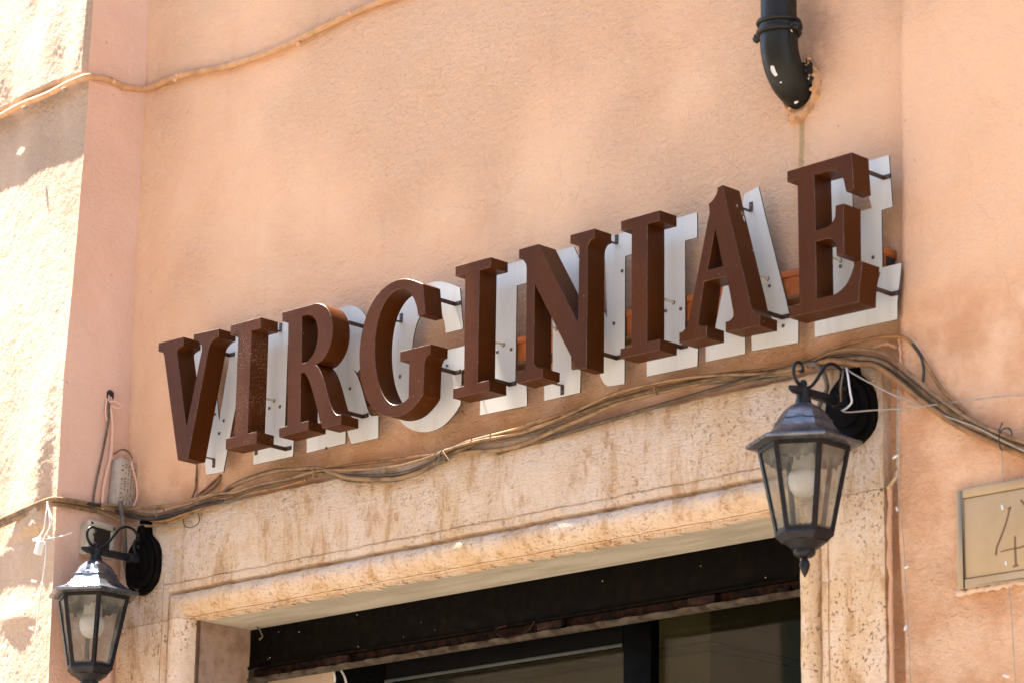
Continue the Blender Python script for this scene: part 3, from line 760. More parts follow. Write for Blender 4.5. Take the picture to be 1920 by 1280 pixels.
# ================================================================== DOWNPIPE
wp = at(1497, 165, 0); px_, a_ = wp.x, .064; zc = wp.z
dp = thing('downpipe', (px_, -a_, zc), 'dark downpipe ending in an elbow that enters the wall above the last letters', 'downpipe')
R_ = .0385
g = G(); g.lathe((px_, -a_, 0), [(R_, 5.6), (R_, at(1459, 70, -a_).z)], 28); 
arc = []
ze = at(1459, 95, -a_).z; 
ze += .022
pts = [(px_, -a_, at(1459, 52, -a_).z), (px_, -a_, ze), (px_, -a_+.004, ze-.030), (px_, -a_+.016, ze-.060), (px_, -a_+.038, ze-.084), (px_, -a_+.070, ze-.098), (px_, -a_+.11, ze-.104)]
G().tube(catmull(pts, 8), [.0405]*10+[.0405]*39, 28).build('elbow', M['pipe'], dp, 50)
g.build('pipe', M['pipe'], dp, 50)
zk = at(1459, 55, -a_).z
g = G()
for dz in (.012, -.010):
    ring = [(px_+.0435*math.cos(t_), -a_+.0435*math.sin(t_), zk+dz-.10*0) for t_ in [k*2*math.pi/32 for k in range(33)]]
    g.tube(ring, .0055, 8)
g.lathe((px_, -a_, zk), [(.0425, .012), (.0425, -.010)], 28)
g.build('collar', M['pipe'], dp, 50)
for sx_ in (-1, 1):
    g = G(); g.tube([(px_+sx_*.047, -a_-.006, zk-.006), (px_+sx_*.062, -a_-.004, zk-.012)], [.010, .008], 10); g.tube([(px_+sx_*.05, -a_-.018, zk-.008), (px_+sx_*.05, -a_+.014, zk-.008)], .0045, 8)
    g.build('clamp_lug', M['pipe'], dp, 50)
c = wp
V = []; F = []; nn = 40
for k in range(nn):
    t_ = 2*math.pi*k/nn; j = 1+.10*math.sin(3*t_+1)+random.uniform(-.05, .05)
    for rr, yy in ((.034, -.004), (.044, -.014), (.052*j, -.012), (.060*j, .004)):
        V.append((px_+.008+rr*math.cos(t_)*.95, yy, ze-.100+rr*math.sin(t_)*1.2))
for k in range(nn):
    for i in range(3): F.append((k*4+i, k*4+i+1, ((k+1) % nn)*4+i+1, ((k+1) % nn)*4+i))
mesh('mortar_collar', V, F, M['cement'], dp, 60)
g = G()
for k in range(26):
    t_ = random.uniform(-2.4, 1.2); rr = random.uniform(.036, .062); w_ = random.uniform(.0012, .0038)
    c_ = Vector((px_+.008+rr*math.cos(t_), -.012, ze-.100+rr*1.2*math.sin(t_))); g.box(c_-Vector((w_, .004, w_)), c_+Vector((w_, .004, w_)), Matrix.Rotation(t_, 3, 'Y'))
ch_ = g.build('mortar_crumbs', M['cement'], dp, bevel=.001); ch_['kind'] = 'stuff'
g = G()
V = [(px_+.034+.020*math.cos(k*.5236)*random.uniform(.6, 1.25), -.0150, ze-.068+.034*math.sin(k*.5236)*random.uniform(.7, 1.2)) for k in range(12)]
g.add(V, [tuple(range(12))]); g.build('broken_hole', M['hole'], dp)
# dried paint drops on the elbow
def drop(px, py, a, b, n=8):
    d = ray(px, py); best = None
    for k in range(400):
        p = CAM + d*((-.115+k*.0003-CAM.y)/d.y)
        for q in EL:
            dd = (p-q).length
            if dd < .0412: best = p; break
        if best is not None: break
    if best is None: return None
    nrm = (CAM-best).normalized(); best = best+nrm*.0008
    r1 = Vector((1, 0, 0)); r1 = (r1-nrm*r1.dot(nrm)).normalized(); r2 = nrm.cross(r1)
    ang = .25
    ra = r1*math.cos(ang)+r2*math.sin(ang); rb = nrm.cross(ra)
    return [best+ra*a*math.cos(k*2*math.pi/n)*random.uniform(.8, 1.1)+rb*b*math.sin(k*2*math.pi/n)*random.uniform(.8, 1.1) for k in range(n)]
EL = catmull(pts, 14)
g = G()
for (x, y, a, b) in ((1452,134,.007,.013),(1448,127,.004,.005),(1517,150,.0025,.006),(1484,58,.0015,.004),(1493,192,.006,.003),(1464,155,.003,.002)):
    v = drop(x, y, a, b)
    if v: G().add(v, [tuple(range(len(v)))]).build('paint_drop', M['chip'], dp)

# ================================================================== CABLES
def Sp(px, py, off): return at(px, py, SY-off)
def Wp(px, py, off): return at(px, py, -off)
def Rp(px, py, off): return at(px, py, -.040-off)
def Tp(px, py, off): return atx(px, py, XC+off)
def Lp(px, py, off): return at_left(px, py, off)
FN = {'S': Sp, 'W': Wp, 'R': Rp, 'T': Tp, 'L': Lp}
def path(s_, dx=0, dy=0, doff=0):
    out = []
    for k, x, y, o_ in s_: out.append(FN[k](x+dx, y+dy, o_+doff))
    return out
def cable(parent, name, s_, r_, mat, dx=0, dy=0, doff=0, per=7, label=None):
    P = catmull(path(s_, dx, dy, doff), per)
    P = [p+Vector((0, random.uniform(-1, 1)*.00010, random.uniform(-1, 1)*.00012)) for p in P]
    o = G().tube(P, r_, 9).build(name, mat, parent, 70)
    if label: o['label'] = label
    return o
# old painted cable, upper left
pc = thing('painted_cable', tuple(Lp(150, 150, .01)), 'peach painted cable sagging across the walls at upper left', 'cable')
s_ = [('L',-80,262,.026),('L',0,219,.027),('L',40,197,.027),('L',90,177,.026),('L',130,156,.024),('L',158,145,.020),('T',178,144,.012),('T',205,150,.008),('T',235,163,.008),
      ('W',270,167,.012),('W',292,160,.009),('W',325,146,.008),('W',365,136,.008),('W',410,128,.008),('W',470,111,.008),('W',540,84,.009),('W',600,54,.009),('W',660,26,.009),('W',730,-3,.009),('W',800,-28,.009)]
cable(pc, 'cable', s_, .0085, M['cable_paint'], per=9)
for q in ((120,168,'L',.042),(45,203,'L',.045),(213,152,'T',.012),(332,141,'W',.012),(328,149,'W',.014),(560,83,'W',.014),(657,24,'W',.016)):
    c = FN[q[2]](q[0], q[1], q[3]); g = G(); g.lathe(tuple(c), [(.002, .006), (.006, .003), (.0065, -.003), (.003, -.007)], 9)
    g.build('plaster_lump', M['wall'] if q[2] != 'L' else M['wall_left'], pc, 60)

cb = thing('cable_bundle', tuple(Sp(760, 870, .02)), 'bundle of dusty brown cables drooping along the top of the door surround', 'cable bundle')
LEFTS = [('L',-80,1012,.02),('L',0,978,.014),('L',45,958,.014),('L',88,940,.014),('T',108,938,.012),('T',150,944,.010),('T',190,952,.012),('W',250,962,.03),('S',292,965,.010)]
A1 = LEFTS+[('S',330,955,.012),('S',370,945,.012),('S',400,939,.012),('S',436,911,.014),('S',480,893,.014),('S',520,882,.014),('S',564,878,.015),('S',597,877,.016),('S',626,886,.018),('S',655,895,.020),('S',702,897.5,.020),('S',750,895,.018),('S',794,880,.016),('S',832,856,.014),('S',880,846,.012),('S',930,843,.010),('S',983,831,.010),('S',1056,799,.010),('S',1100,781,.010),('S',1160,755,.010),('S',1250,731,.012),('S',1340,713,.012),('S',1430,703,.012),('S',1490,697,.012),('S',1560,678,.016),('R',1612,672,.018),('R',1650,678,.014),('R',1690,700,.012),('R',1740,742,.012),('R',1800,785,.016),('R',1860,815,.018),('R',1935,846,.018)]
cable(cb, 'cable', A1, .0052, M['cable_pale'])
A2 = [('W',600,882,.034),('W',626,877,.036),('W',670,869,.038),('W',761,859,.042),('W',834,848,.046),('S',874,829,.020),('S',965,805,.022),('S',1030,784,.018),('S',1093,765,.014),('S',1140,749,.012),('S',1230,723,.012),('S',1330,704,.012),('S',1430,693,.012),('S',1500,679,.012),('S',1580,648,.012),('R',1640,634,.008),('R',1684,631,.008),('R',1706,640,.008),('R',1730,672,.008),('R',1765,728,.008),('R',1806,768,.010),('R',1830,790,.014),('R',1880,812,.018),('R',1935,838,.018)]
cable(cb, 'cable', A2, .0042, M['cable_orange'])
A3 = LEFTS[:]+[('S',340,950,.022),('S',400,930,.022),('S',440,922,.020),('S',480,907,.018),('S',540,895,.016),('S',600,884,.014),('S',660,888,.016),('S',740,886,.016),('S',800,868,.014),('S',840,849,.020),('S',900,826,.020),('S',980,808,.016),('S',1060,781,.016),('S',1150,748,.018),('S',1250,724,.018),('S',1340,706,.018),('S',1440,697,.018),('S',1500,688,.018),('S',1560,666,.012),('R',1610,664,.012),('R',1660,676,.012),('R',1700,705,.016),('R',1750,745,.018),('R',1810,783,.02),('R',1870,808,.024),('R',1935,832,.024)]
cable(cb, 'cable', A3, .0046, M['cable'], dy=3)
cable(cb, 'cable', [(k, x, y+5+5*math.sin(x*.019), o_) for k, x, y, o_ in A3[8:]], .0036, M['cable_grey'], dy=4, doff=-.007)
cable(cb, 'cable', [(k, x, y-1+7*math.sin(x*.0135+1), o_) for k, x, y, o_ in A3[6:]], .0034, M['cable_pale'], dy=-4, doff=.006)
cable(cb, 'cable', [(k, x, y+1+3*math.sin(x*.017+3), o_) for k, x, y, o_ in A1[7:26]]+[('S',1470,692,.03),('S',1530,690,.032),('S',1590,686,.034),('R',1625,682,.03),('R',1655,690,.022),('R',1690,716,.018),('R',1740,757,.018),('R',1800,798,.02),('R',1860,824,.022),('R',1935,855,.022)], .0050, M['cable'], doff=-.006)
cable(cb, 'cable', [('S',1500,690,.02),('S',1560,676,.03),('S',1605,682,.034),('R',1640,686,.03),('R',1680,712,.022),('R',1740,760,.018),('R',1800,800,.016),('R',1860,828,.018),('R',1935,860,.018)], .0060, M['cable_orange'], label='thick amber coloured cable')
cable(cb, 'cable', [('T',165,943,.02),('T',205,950,.02),('W',240,966,.05),('S',280,972,.022),('S',320,966,.02),('S',350,955,.02),('S',420,938,.016)], .0044, M['cable_dark'], label='black cable end at the left corner')
cable(cb, 'cable', LEFTS[:8]+[('S',300,972,.02),('S',335,962,.018),('S',380,946,.016),('S',430,930,.012),('S',475,917,.010),('S',520,908,.010),('S',575,893,.010)], .0036, M['cable_orange'], dy=5)
cable(cb, 'cable', [(k, x, y+9, o_) for k, x, y, o_ in LEFTS[:7]]+[('W',240,980,.05),('S',290,985,.02),('S',330,975,.015),('S',360,960,.012)], .0034, M['cable_pale'])
cable(cb, 'cable', [(k, x, y-5, o_+.006) for k, x, y, o_ in LEFTS[:7]]+[('W',232,954,.05),('S',275,950,.03),('S',320,945,.02),('S',360,936,.014),('W',400,915,.012),('W',412,896,.006)], .0036, M['cable_pale'])
# ties round the bundle
def tie(px, py, off, rx, mat, parent, rot=0.0, tail=None, fn='S', n=14, name='cable_tie'):
    c = FN[fn](px, py, off); ring = []
    for k in range(n+1):
        t_ = 2*math.pi*k/n; ring.append(c+Vector((.002*math.sin(t_*2)+rot*rx*math.sin(t_), rx*.9*math.cos(t_), rx*math.sin(t_))))
    g = G(); g.tube(ring, .0014, 6)
    if tail: g.tube([c+Vector((0, -rx, rx*.4)), c+Vector(tail)], .0014, 6)
    return g.build(name, mat, parent, 60)
tie(592, 884, .016, .013, M['cable_pale'], cb, .3, (.012, -.01, -.012))
tie(838, 851, .02, .013, M['cable_pale'], cb, .2, (.02, -.012, -.020)); tie(834, 853, .02, .014, M['cable_grey'], cb, -.2, (-.004, -.018, -.022))
tie(1232, 729, .014, .012, M['cable_pale'], cb, .1); tie(300, 963, .016, .014, M['cable_grey'], cb, .3)
tie(1508, 684, .018, .014, M['cable_pale'], cb, .3, (.018, -.01, -.012)); tie(1884, 822, .02, .021, M['cable_dark'], cb, .35, (.010, -.02, .028), 'R')

# loose short wires beside the bundle
def loose(name, s_, r_, mat, label, cat='wire', per=8):
    P = catmull(path(s_), per); t = G().tube(P, r_, 7).build(name, mat, None, 70); tag(t, label, cat); return t
loose('loose_wire', [('S',345,968,.006),('S',344,978,.014),('S',348,986,.016),('S',358,988,.016),('S',370,982,.014),('S',374,972,.01),('S',372,962,.006)], .0012, M['cable_dark'], 'thin green-black wire loop hanging below the cables near the left lantern')
loose('loose_wire', [('W',370,856,.03),('W',369,872,.012),('W',368,895,.006),('W',366,915,.006),('W',360,932,.012)], .0030, M['cable_pale'], 'thin painted cord dropping from the letter V to the bundle')
loose('loose_wire', [('W',414,890,.006),('W',398,905,.008),('W',375,925,.010),('W',360,938,.02)], .0038, M['cable_orange'], 'short orange conduit stub leaving the wall under the letter V')
loose('loose_wire', [('R',1712,645,.01),('R',1726,665,.012),('R',1732,690,.010),('R',1731,716,.008)], .0032, M['cable_dark'], 'black cable end hanging beside the right corner of the surround')
# cables dropping out of the hole in the return face
hc = thing('drop_cables', tuple(Tp(205, 745, .01)), 'pair of painted cords dropping from a hole in the pink return face', 'cable')
G().lathe(tuple(Tp(205, 740, -.004)), [(.006, .012), (.012, .006), (.012, -.008), (.006, -.012)], 10).build('hole', M['hole'], hc)
cable(hc, 'cord', [('T',206,738,.0),('T',204,760,.012),('T',203,790,.012),('T',192,850,.012),('T',180,905,.012),('T',172,960,.016)], .0030, M['cable_grey'])
cable(hc, 'cord', [('T',207,738,.0),('T',208,765,.012),('T',211,800,.012),('T',208,850,.010),('T',199,890,.010),('T',193,925,.010),('T',192,955,.014)], .0046, M['wall_pink'])
cable(hc, 'cord', [('T',204,738,.0),('T',206,752,.016),('T',218,752,.024),('T',227,760,.026),('T',222,764,.024),('T',208,760,.018)], .0022, M['wall_pink'])
cable(hc, 'cord', [('T',200,746,.006),('T',198,775,.008),('T',204,795,.010)], .0026, M['wall_pink'])

# lamp driver box with printed side, in the corner
# (pixel corners of its front: top-left 213,850 ; top-right 247,862 ; bottom 205..240, 945)
P = atx(225, 902, -6.372)
dv = thing('driver_box', tuple(P), 'long grey-white ballast box with printed label in the wall corner', 'electrical box')
hz = .064; y0_, y1_ = P.y-.004, -.004
rotm = Matrix.Rotation(math.radians(-3), 3, 'Y') @ Matrix.Rotation(math.radians(-5), 3, 'X')
g = G(); g.box((-6.4085, y0_, P.z-hz), (-6.371, y1_, P.z+hz), rotm, P); g.build('casing', M['driver'], dv, bevel=.003)
g = G(); g.box((-6.404, y0_-.003, P.z-hz+.004), (-6.378, y0_+.001, P.z+hz-.004), rotm, P); g.build('side_rib', M['driver'], dv, bevel=.0015)
g = G(); L_ = y1_-y0_
for f_, n_l, w_ in ((.16, 9, .10), (.34, 15, .07), (.52, 20, .05), (.70, 24, .05), (.86, 16, .05)):
    for k in range(n_l):
        if random.random() < .22: continue
        z_ = P.z-hz*.85+k*hz*1.7/n_l; h_ = random.uniform(.0015, .0040); yy = y0_+L_*f_
        g.box((-6.3709, yy-w_*L_/2, z_), (-6.3705, yy+w_*L_/2, z_+h_), rotm, P)
lbx = g.build('printed_text', M['ink'], dv); lbx['kind'] = 'stuff'
cable(dv, 'lead', [('W',247,865,.05),('W',250,880,.03),('W',256,905,.02),('W',257,930,.02),('W',250,950,.03)], .0024, M['wall_pink'])
cable(dv, 'lead', [('W',214,850,.05),('W',228,842,.05),('W',240,846,.045),('W',248,858,.04)], .0026, M['cable_pale'])
cable(dv, 'lead', [('W',226,940,.065),('W',229,965,.07),('S',232,985,.05),('S',234,1020,.03),('S',236,1060,.02),('S',246,1090,.014),('S',262,1106,.012)], .0062, M['cable_grey'], label='thick grey-brown flex running down behind the lantern arm')

# junction box
P = atx(190, 1010, -6.366)
jb = thing('junction_box', tuple(P), 'beige junction box with a dark cover on the return face behind the left lantern scroll', 'electrical box')
rz_ = Matrix.Rotation(math.radians(-3), 3, 'X')
ya, yb = atx(166, 1010, -6.366).y, atx(214, 1010, -6.366).y
za, zb_ = P.z-.042, P.z+.040; YM = (ya+yb)/2
g = G(); g.box((-6.411, ya+.004, za), (-6.380, yb, zb_), rz_, P); g.build('casing', M['box'], jb, bevel=.006)
xa_, xb_ = -6.3798, -6.366
g = G(); g.box((xa_, ya, za-.003), (xb_, yb+.002, za+.010), rz_, P); g.box((xa_, ya, zb_-.012), (xb_, yb+.002, zb_+.003), rz_, P)
g.box((xa_, ya, za+.0101), (xb_, ya+.018, zb_-.0121), rz_, P); g.box((xa_, yb-.010, za+.0101), (xb_, yb+.002, zb_-.0121), rz_, P)
g.build('lid_frame', M['box'], jb, bevel=.002)
g = G(); g.box((xa_, ya+.0181, za+.0101), (xb_-.004, yb-.0101, zb_-.0121), rz_, P); g.build('dark_window', simple('smoked_cover', (.035,.024,.018), .35), jb)
for y_ in (ya+.007, yb-.004):
    g = G(); q = P+rz_ @ (Vector((xb_, y_, zb_-.005))-P); g.tube([q, q+Vector((.0015, 0, 0))], .0035, 10); g.build('screw', M['screw'], jb)

# ================================================================== LANTERNS
def lantern(org, label):
    """local origin: on the backplate where the arm starts"""
    L = thing('wall_lantern', org, label, 'wall lantern', 'black wall lanterns beside the doorway')
    ox, oy, oz = org; AY = -.160                  # lantern axis in front of the plate
    V3 = lambda x, y, z: Vector((ox+x, oy+y, oz+z))
    # backplate: a shield with a tall neck, stepped
    out = [(0,.106),(.013,.104),(.018,.088),(.022,.064),(.036,.052),(.050,.038),(.060,.018),(.064,-.008),(.063,-.036),(.057,-.054),(.044,-.069),(.028,-.080),(.013,-.086),(0,-.088)]
    out = out+[(-x, z) for x, z in out[-2:0:-1]]
    for nm, sc, y0, y1 in (('backplate', 1.0, 0, -.016), ('plate_step', .84, -.0158, -.024), ('plate_boss', .56, -.0238, -.029)):
        g = G(); n = len(out)
        V = [V3(x*sc, y0, z*sc) for x, z in out]+[V3(x*sc, y1+.003, z*sc) for x, z in out]+[V3(x*sc*.955, y1, z*sc*.965) for x, z in out]
        F = [(i, (i+1) % n, n+(i+1) % n, n+i) for i in range(n)]+[(n+i, n+(i+1) % n, 2*n+(i+1) % n, 2*n+i) for i in range(n)]+[tuple(range(2*n, 3*n))]
        if nm == 'backplate': F.append(tuple(range(n))[::-1])
        g.add(V, F); g.build(nm, M['black_dull'], L, 30)
    # arm: square bar with bevelled pointed tip
    g = G()
    def bar(y0, y1, w0, h0, w1, h1, zc_=0):
        V = [V3(sx*w, y, zc_+sz*h) for (y, w, h) in ((y0, w0, h0), (y1, w1, h1)) for sx, sz in ((-1,-1),(1,-1),(1,1),(-1,1))]
        g.add(V, [(0,1,2,3)[::-1],(4,5,6,7)]+[(i, (i+1) % 4, 4+(i+1) % 4, 4+i) for i in range(4)])
    bar(-.010, -.060, .0095, .0105, .0095, .0105); bar(-.0598, -.1795, .0082, .0085, .0082, .0075); bar(-.179, -.2055, .011, .0075, .0015, .004)
    g.build('arm', M['black'], L, bevel=.0016)
    # long scroll and the small scroll on the plate
    sc_ = [(-.018,.045),(-.030,.060),(-.048,.0735),(-.068,.076),(-.088,.068),(-.104,.050),(-.120,.030),(-.138,.014),(-.158,.0085),(-.176,.014),(-.188,.028),(-.189,.045),(-.180,.056),(-.168,.057),(-.161,.049),(-.163,.041),(-.170,.040)]
    G().tube(catmull([V3(0, y, z) for y, z in sc_], 6), .0036, 8).build('scroll', M['black'], L, 60)
    s2 = [(-.020,.004),(-.034,.010),(-.044,.024),(-.044,.040),(-.034,.049),(-.024,.044),(-.022,.034),(-.029,.029),(-.034,.034)]
    G().tube(catmull([V3(.004, y, z) for y, z in s2], 6), .0038, 8).build('small_scroll', M['black'], L, 60)
    # neck
    g = G(); g.lathe(V3(0, AY, 0), [(.003,.024),(.0075,.020),(.0085,.015),(.006,.010)], 16)
    g.lathe(V3(0, AY, 0), [(.0135,.007),(.0145,-.004),(.0130,-.012),(.0155,-.018),(.0165,-.024),(.021,-.030)], 20)
    g.build('neck', M['black'], L, 40)
    ph = math.radians(-90)
    # bell roof in six facets
    prof_ = [(.019,-.026),(.030,-.032),(.042,-.041),(.0505,-.052),(.0570,-.064),(.0640,-.076),(.0735,-.087),(.0880,-.0965),(.1080,-.1045),(.1175,-.1075),(.1185,-.1105),(.1165,-.114),(.104,-.1165),(.094,-.117)]
    g = G(); V = []; F = []; sub = 6; n = 6*sub
    for r_, h in prof_:
        for k in range(n):
            i, t_ = divmod(k, sub); t_ /= sub
            a = ph+i*math.pi/3; b = a+math.pi/3
            rr = 1 if r_ > .03 else 1
            p = Vector((math.cos(a), math.sin(a)))*(1-t_)+Vector((math.cos(b), math.sin(b)))*t_
            if r_ < .06: 
                w = (.06-r_)/.05; c_ = p.normalized(); p = p*(1-w)+c_*w*.97 if w < 1 else c_
            V.append(V3(p.x*r_, AY+p.y*r_, h))
    for i in range(len(prof_)-1):
        for k in range(n): F.append((i*n+k, i*n+(k+1) % n, (i+1)*n+(k+1) % n, (i+1)*n+k))
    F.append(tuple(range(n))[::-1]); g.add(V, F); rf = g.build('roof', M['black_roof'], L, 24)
    # small petals on the roof (raised seam of the upper dome)
    g = G()
    for i in range(6):
        a = ph+i*math.pi/3
        arc_ = []
        for k in range(9):
            t_ = k/8; an = a+t_*math.pi/3; rr = .0575*math.cos(math.pi/6)/math.cos(an-a-math.pi/6)+.0008
            dz = .0045*(1 if .25 < t_ < .75 else 0)
            arc_.append(V3(math.cos(an)*rr, AY+math.sin(an)*rr, -.0635+dz))
        g.tube(arc_, .0011, 5)
    g.build('roof_seam', M['black_roof'], rf, 60)
    # cage: six posts, top and bottom rings
    RT_, RB_, ZT_, ZB_ = .0905, .0555, -.1165, -.2905
    for i in range(6):
        a = ph+i*math.pi/3; ca, sa = math.cos(a), math.sin(a); tx, ty = -sa, ca
        g = G(); V = []
        for R__, z_ in ((RT_, ZT_), (RB_, ZB_)):
            for (dr, dt) in ((.004, 0), (-.001, .0062), (-.005, .0045), (-.005, -.0045), (-.001, -.0062)):
                V.append(V3(ca*(R__+dr)+tx*dt, AY+sa*(R__+dr)+ty*dt, z_))
        g.add(V, [tuple(range(5))[::-1], tuple(range(5, 10))]+[(k, (k+1) % 5, 5+(k+1) % 5, 5+k) for k in range(5)])
        g.build('post', M['black'], L)
    g = G()
    for R__, z_, h_, w_ in ((RT_, ZT_+.001, .009, .006), (RB_+.001, ZB_+.006, .008, .006)):
        V = []
        for i in range(6):
            a = ph+i*math.pi/3
            for (dr, dz) in ((.002, 0), (.001, -h_), (-w_, -h_), (-w_, 0)): V.append(V3(math.cos(a)*(R__+dr), AY+math.sin(a)*(R__+dr), z_+dz))
        g.add(V, [(i*4+k, i*4+(k+1) % 4, ((i+1) % 6)*4+(k+1) % 4, ((i+1) % 6)*4+k) for i in range(6) for k in range(4)])
    g.build('cage_rings', M['black'], L)
    # scalloped valance under the eave and little teeth at the foot
    for i in range(6):
        a = ph+i*math.pi/3; b = a+math.pi/3; g = G()
        def pt(t_, z_, ins=.004):
            f_ = (z_-ZT_)/(ZB_-ZT_); R__ = RT_+(RB_-RT_)*f_-ins
            p = Vector((math.cos(a), math.sin(a)))*(1-t_)+Vector((math.cos(b), math.sin(b)))*t_
            return V3(p.x*R__, AY+p.y*R__, z_)
        V = []; F = []; K = 24
        for k in range(K+1):
            t_ = .07+.86*k/K; e = abs(t_-.5)*2
            dep = .012+.012*(1-e**2)+.005*abs(math.sin(t_*math.pi*5))
            if abs(t_-.5) < .05: dep += .006
            V += [pt(t_, ZT_-.006), pt(t_, ZT_-.006-dep)]
        for k in range(K): F.append((2*k, 2*k+1, 2*k+3, 2*k+2))
        K2 = 16; b0 = len(V)
        for k in range(K2+1):
            t_ = .07+.86*k/K2; dep = .0035+.003*abs(math.sin(t_*math.pi*5))
            V += [pt(t_, ZB_+.006), pt(t_, ZB_+.006+dep)]
        for k in range(K2): F.append((b0+2*k, b0+2*k+2, b0+2*k+3, b0+2*k+1))
        g.add(V, F); ob = g.build('valance', M['black'], L)
        md = ob.modifiers.new('thick', 'SOLIDIFY'); md.thickness = .0014
        # pane
        g = G(); ins = .0015
        q = [pt(.04, ZT_-.002, ins), pt(.96, ZT_-.002, ins), pt(.96, ZB_+.002, ins), pt(.04, ZB_+.002, ins)]
        q2 = [pt(.04, ZT_-.002, ins+.0015), pt(.96, ZT_-.002, ins+.0015), pt(.96, ZB_+.002, ins+.0015), pt(.04, ZB_+.002, ins+.0015)]
        g.add(q, [(0,1,2,3)]); g.build('pane', M['lamp_glass'], L)
    # cup and finial
    g = G()
    g.lathe(V3(0, AY, 0), [(.0585,-.2905),(.0600,-.2945),(.0565,-.2985),(.052,-.302),(.046,-.309)], 6, ph)
    g.lathe(V3(0, AY, 0), [(.043,-.3085),(.036,-.3135),(.028,-.3195),(.0215,-.3235),(.0225,-.328),(.021,-.333),(.0145,-.338)], 24)
    g.build('cup', M['black'], L, 38)
    G().lathe(V3(0, AY, 0), [(.0065,-.3375),(.0060,-.341),(.0085,-.345),(.0105,-.351),(.0100,-.358),(.0065,-.368),(.0018,-.3765),(.0004,-.379)], 16).build('finial', M['black'], L, 50)
    # bulb
    g = G(); g.lathe(V3(0, AY, 0), [(.018,-.108),(.020,-.130),(.0225,-.150),(.0245,-.1625)], 20); g.build('bulb_collar', M['socket'], L, 50)
    pr = [(.0225,-.166)]+[(.0265*math.sin(t_), -.178-.0285*math.cos(math.pi-t_)*-1*-1) for t_ in []]
    pr = [(.0245,-.1620),(.0295,-.169),(.0315,-.178),(.0312,-.188),(.0285,-.199),(.0230,-.208),(.0150,-.2145),(.005,-.217)]
    g = G(); g.lathe(V3(0, AY, 0), pr, 24); g.build('bulb', M['bulb'], L, 60)
    g = G(); g.lathe(V3(0, AY, 0), [(.010,-.026),(.012,-.112)], 10); g.build('lamp_holder', M['black'], L, 40)
    return L
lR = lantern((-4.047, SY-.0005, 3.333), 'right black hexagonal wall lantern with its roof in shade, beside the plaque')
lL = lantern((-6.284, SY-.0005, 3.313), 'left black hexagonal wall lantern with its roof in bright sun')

# ================================================================== LIGHT STRINGS AND THIN WIRES
def string(name, runs, r_, lamps, label, mat=M['fairy'], white=False, group=None):
    t = thing(name, tuple(path(runs[0][:1])[0]), label, 'light string', group)
    for rn in runs:
        P = catmull(path(rn), 7); P = [p+Vector((random.uniform(-1, 1)*.0008, 0, random.uniform(-1, 1)*.0008)) for p in P]
        G().tube(P, r_, 6).build('wire', mat, t, 70)
    for k, x, y, o_, dx, dz in lamps:
        c_ = FN[k](x, y, o_); g = G(); e = c_+Vector((dx, -.003, dz)); g.tube([c_, c_.lerp(e, .5), e], [.0020, .0028, .0018], 8)
        g.build('tiny_lamp', M['fairy_white'], t, 60)
    return t
string('light_string', [[('R',1688,715,.008),('R',1684,760,.008),('R',1683,800,.008),('R',1682,850,.008),('R',1684,905,.006),('R',1690,960,.006),('R',1696,1040,.006),('R',1699,1120,.006),('R',1704,1200,.006),('R',1707,1290,.006)],
    [('R',1690,715,.01),('R',1682,740,.012),('R',1688,770,.012),('R',1681,800,.012),('R',1686,830,.010),('R',1683,862,.008)]], .0010,
    [('R',1684,852,.01,-.012,-.006),('R',1681,950,.01,.004,-.008),('R',1697,1064,.01,.010,.002),('R',1699,1172,.008,-.002,-.010)], 'thin string of tiny lamps hanging down beside the right jamb')
string('light_string', [[('R',1878,838,.010),('R',1879,865,.008),('R',1881,900,.008),('R',1882,930,.006),('R',1884,945,.012)],[('R',1887,1048,.010),('R',1890,1080,.006),('R',1897,1160,.006),('R',1901,1230,.006),('R',1905,1290,.006)]], .0010,
    [('R',1879,944,.012,.003,-.012),('R',1887,1050,.012,.001,-.010),('R',1892,1268,.008,-.012,.004)], 'thin string of tiny lamps hanging over the stone number plaque')
loose('thin_wire', [('S',1587,690,.05),('S',1600,700,.06),('S',1640,722,.05),('R',1680,742,.03),('R',1730,760,.02),('R',1775,780,.02),('R',1830,800,.026),('R',1880,825,.028),('R',1935,852,.026)], .0016, M['fairy'], 'pale thin wire running from the right lantern down along the bundle')
loose('thin_wire', [('S',1577,768,.09),('S',1590,772,.08),('S',1640,768,.05),('R',1700,765,.03),('R',1760,757,.02),('R',1830,748,.015),('R',1880,742,.012),('R',1935,740,.010)], .0015, M['fairy'], 'pale thin wire stretched level from the right lantern to the photo edge')
loose('thin_wire', [('S',1587,690,.055),('S',1590,705,.085),('S',1594,735,.095),('S',1597,752,.095),('S',1590,762,.095),('S',1580,769,.092)], .0020, M['fairy_white'], 'pale wire hooked over the right lantern arm, front strand')
loose('thin_wire', [('S',1581,694,.06),('S',1578,715,.085),('S',1576,735,.095),('S',1577,752,.09)], .0018, M['cable_pale'], 'tan wire hooked over the right lantern arm, rear strand')
loose('hanging_flex', [('S',1508,684,.022),('S',1525,682,.03),('S',1540,692,.03),('S',1549,712,.024),('S',1550,730,.016),('S',1538,755,.012),('S',1532,775,.012)], .0050, M['cable_grey'], 'short grey flex looping behind the right lantern scroll', 'cable')

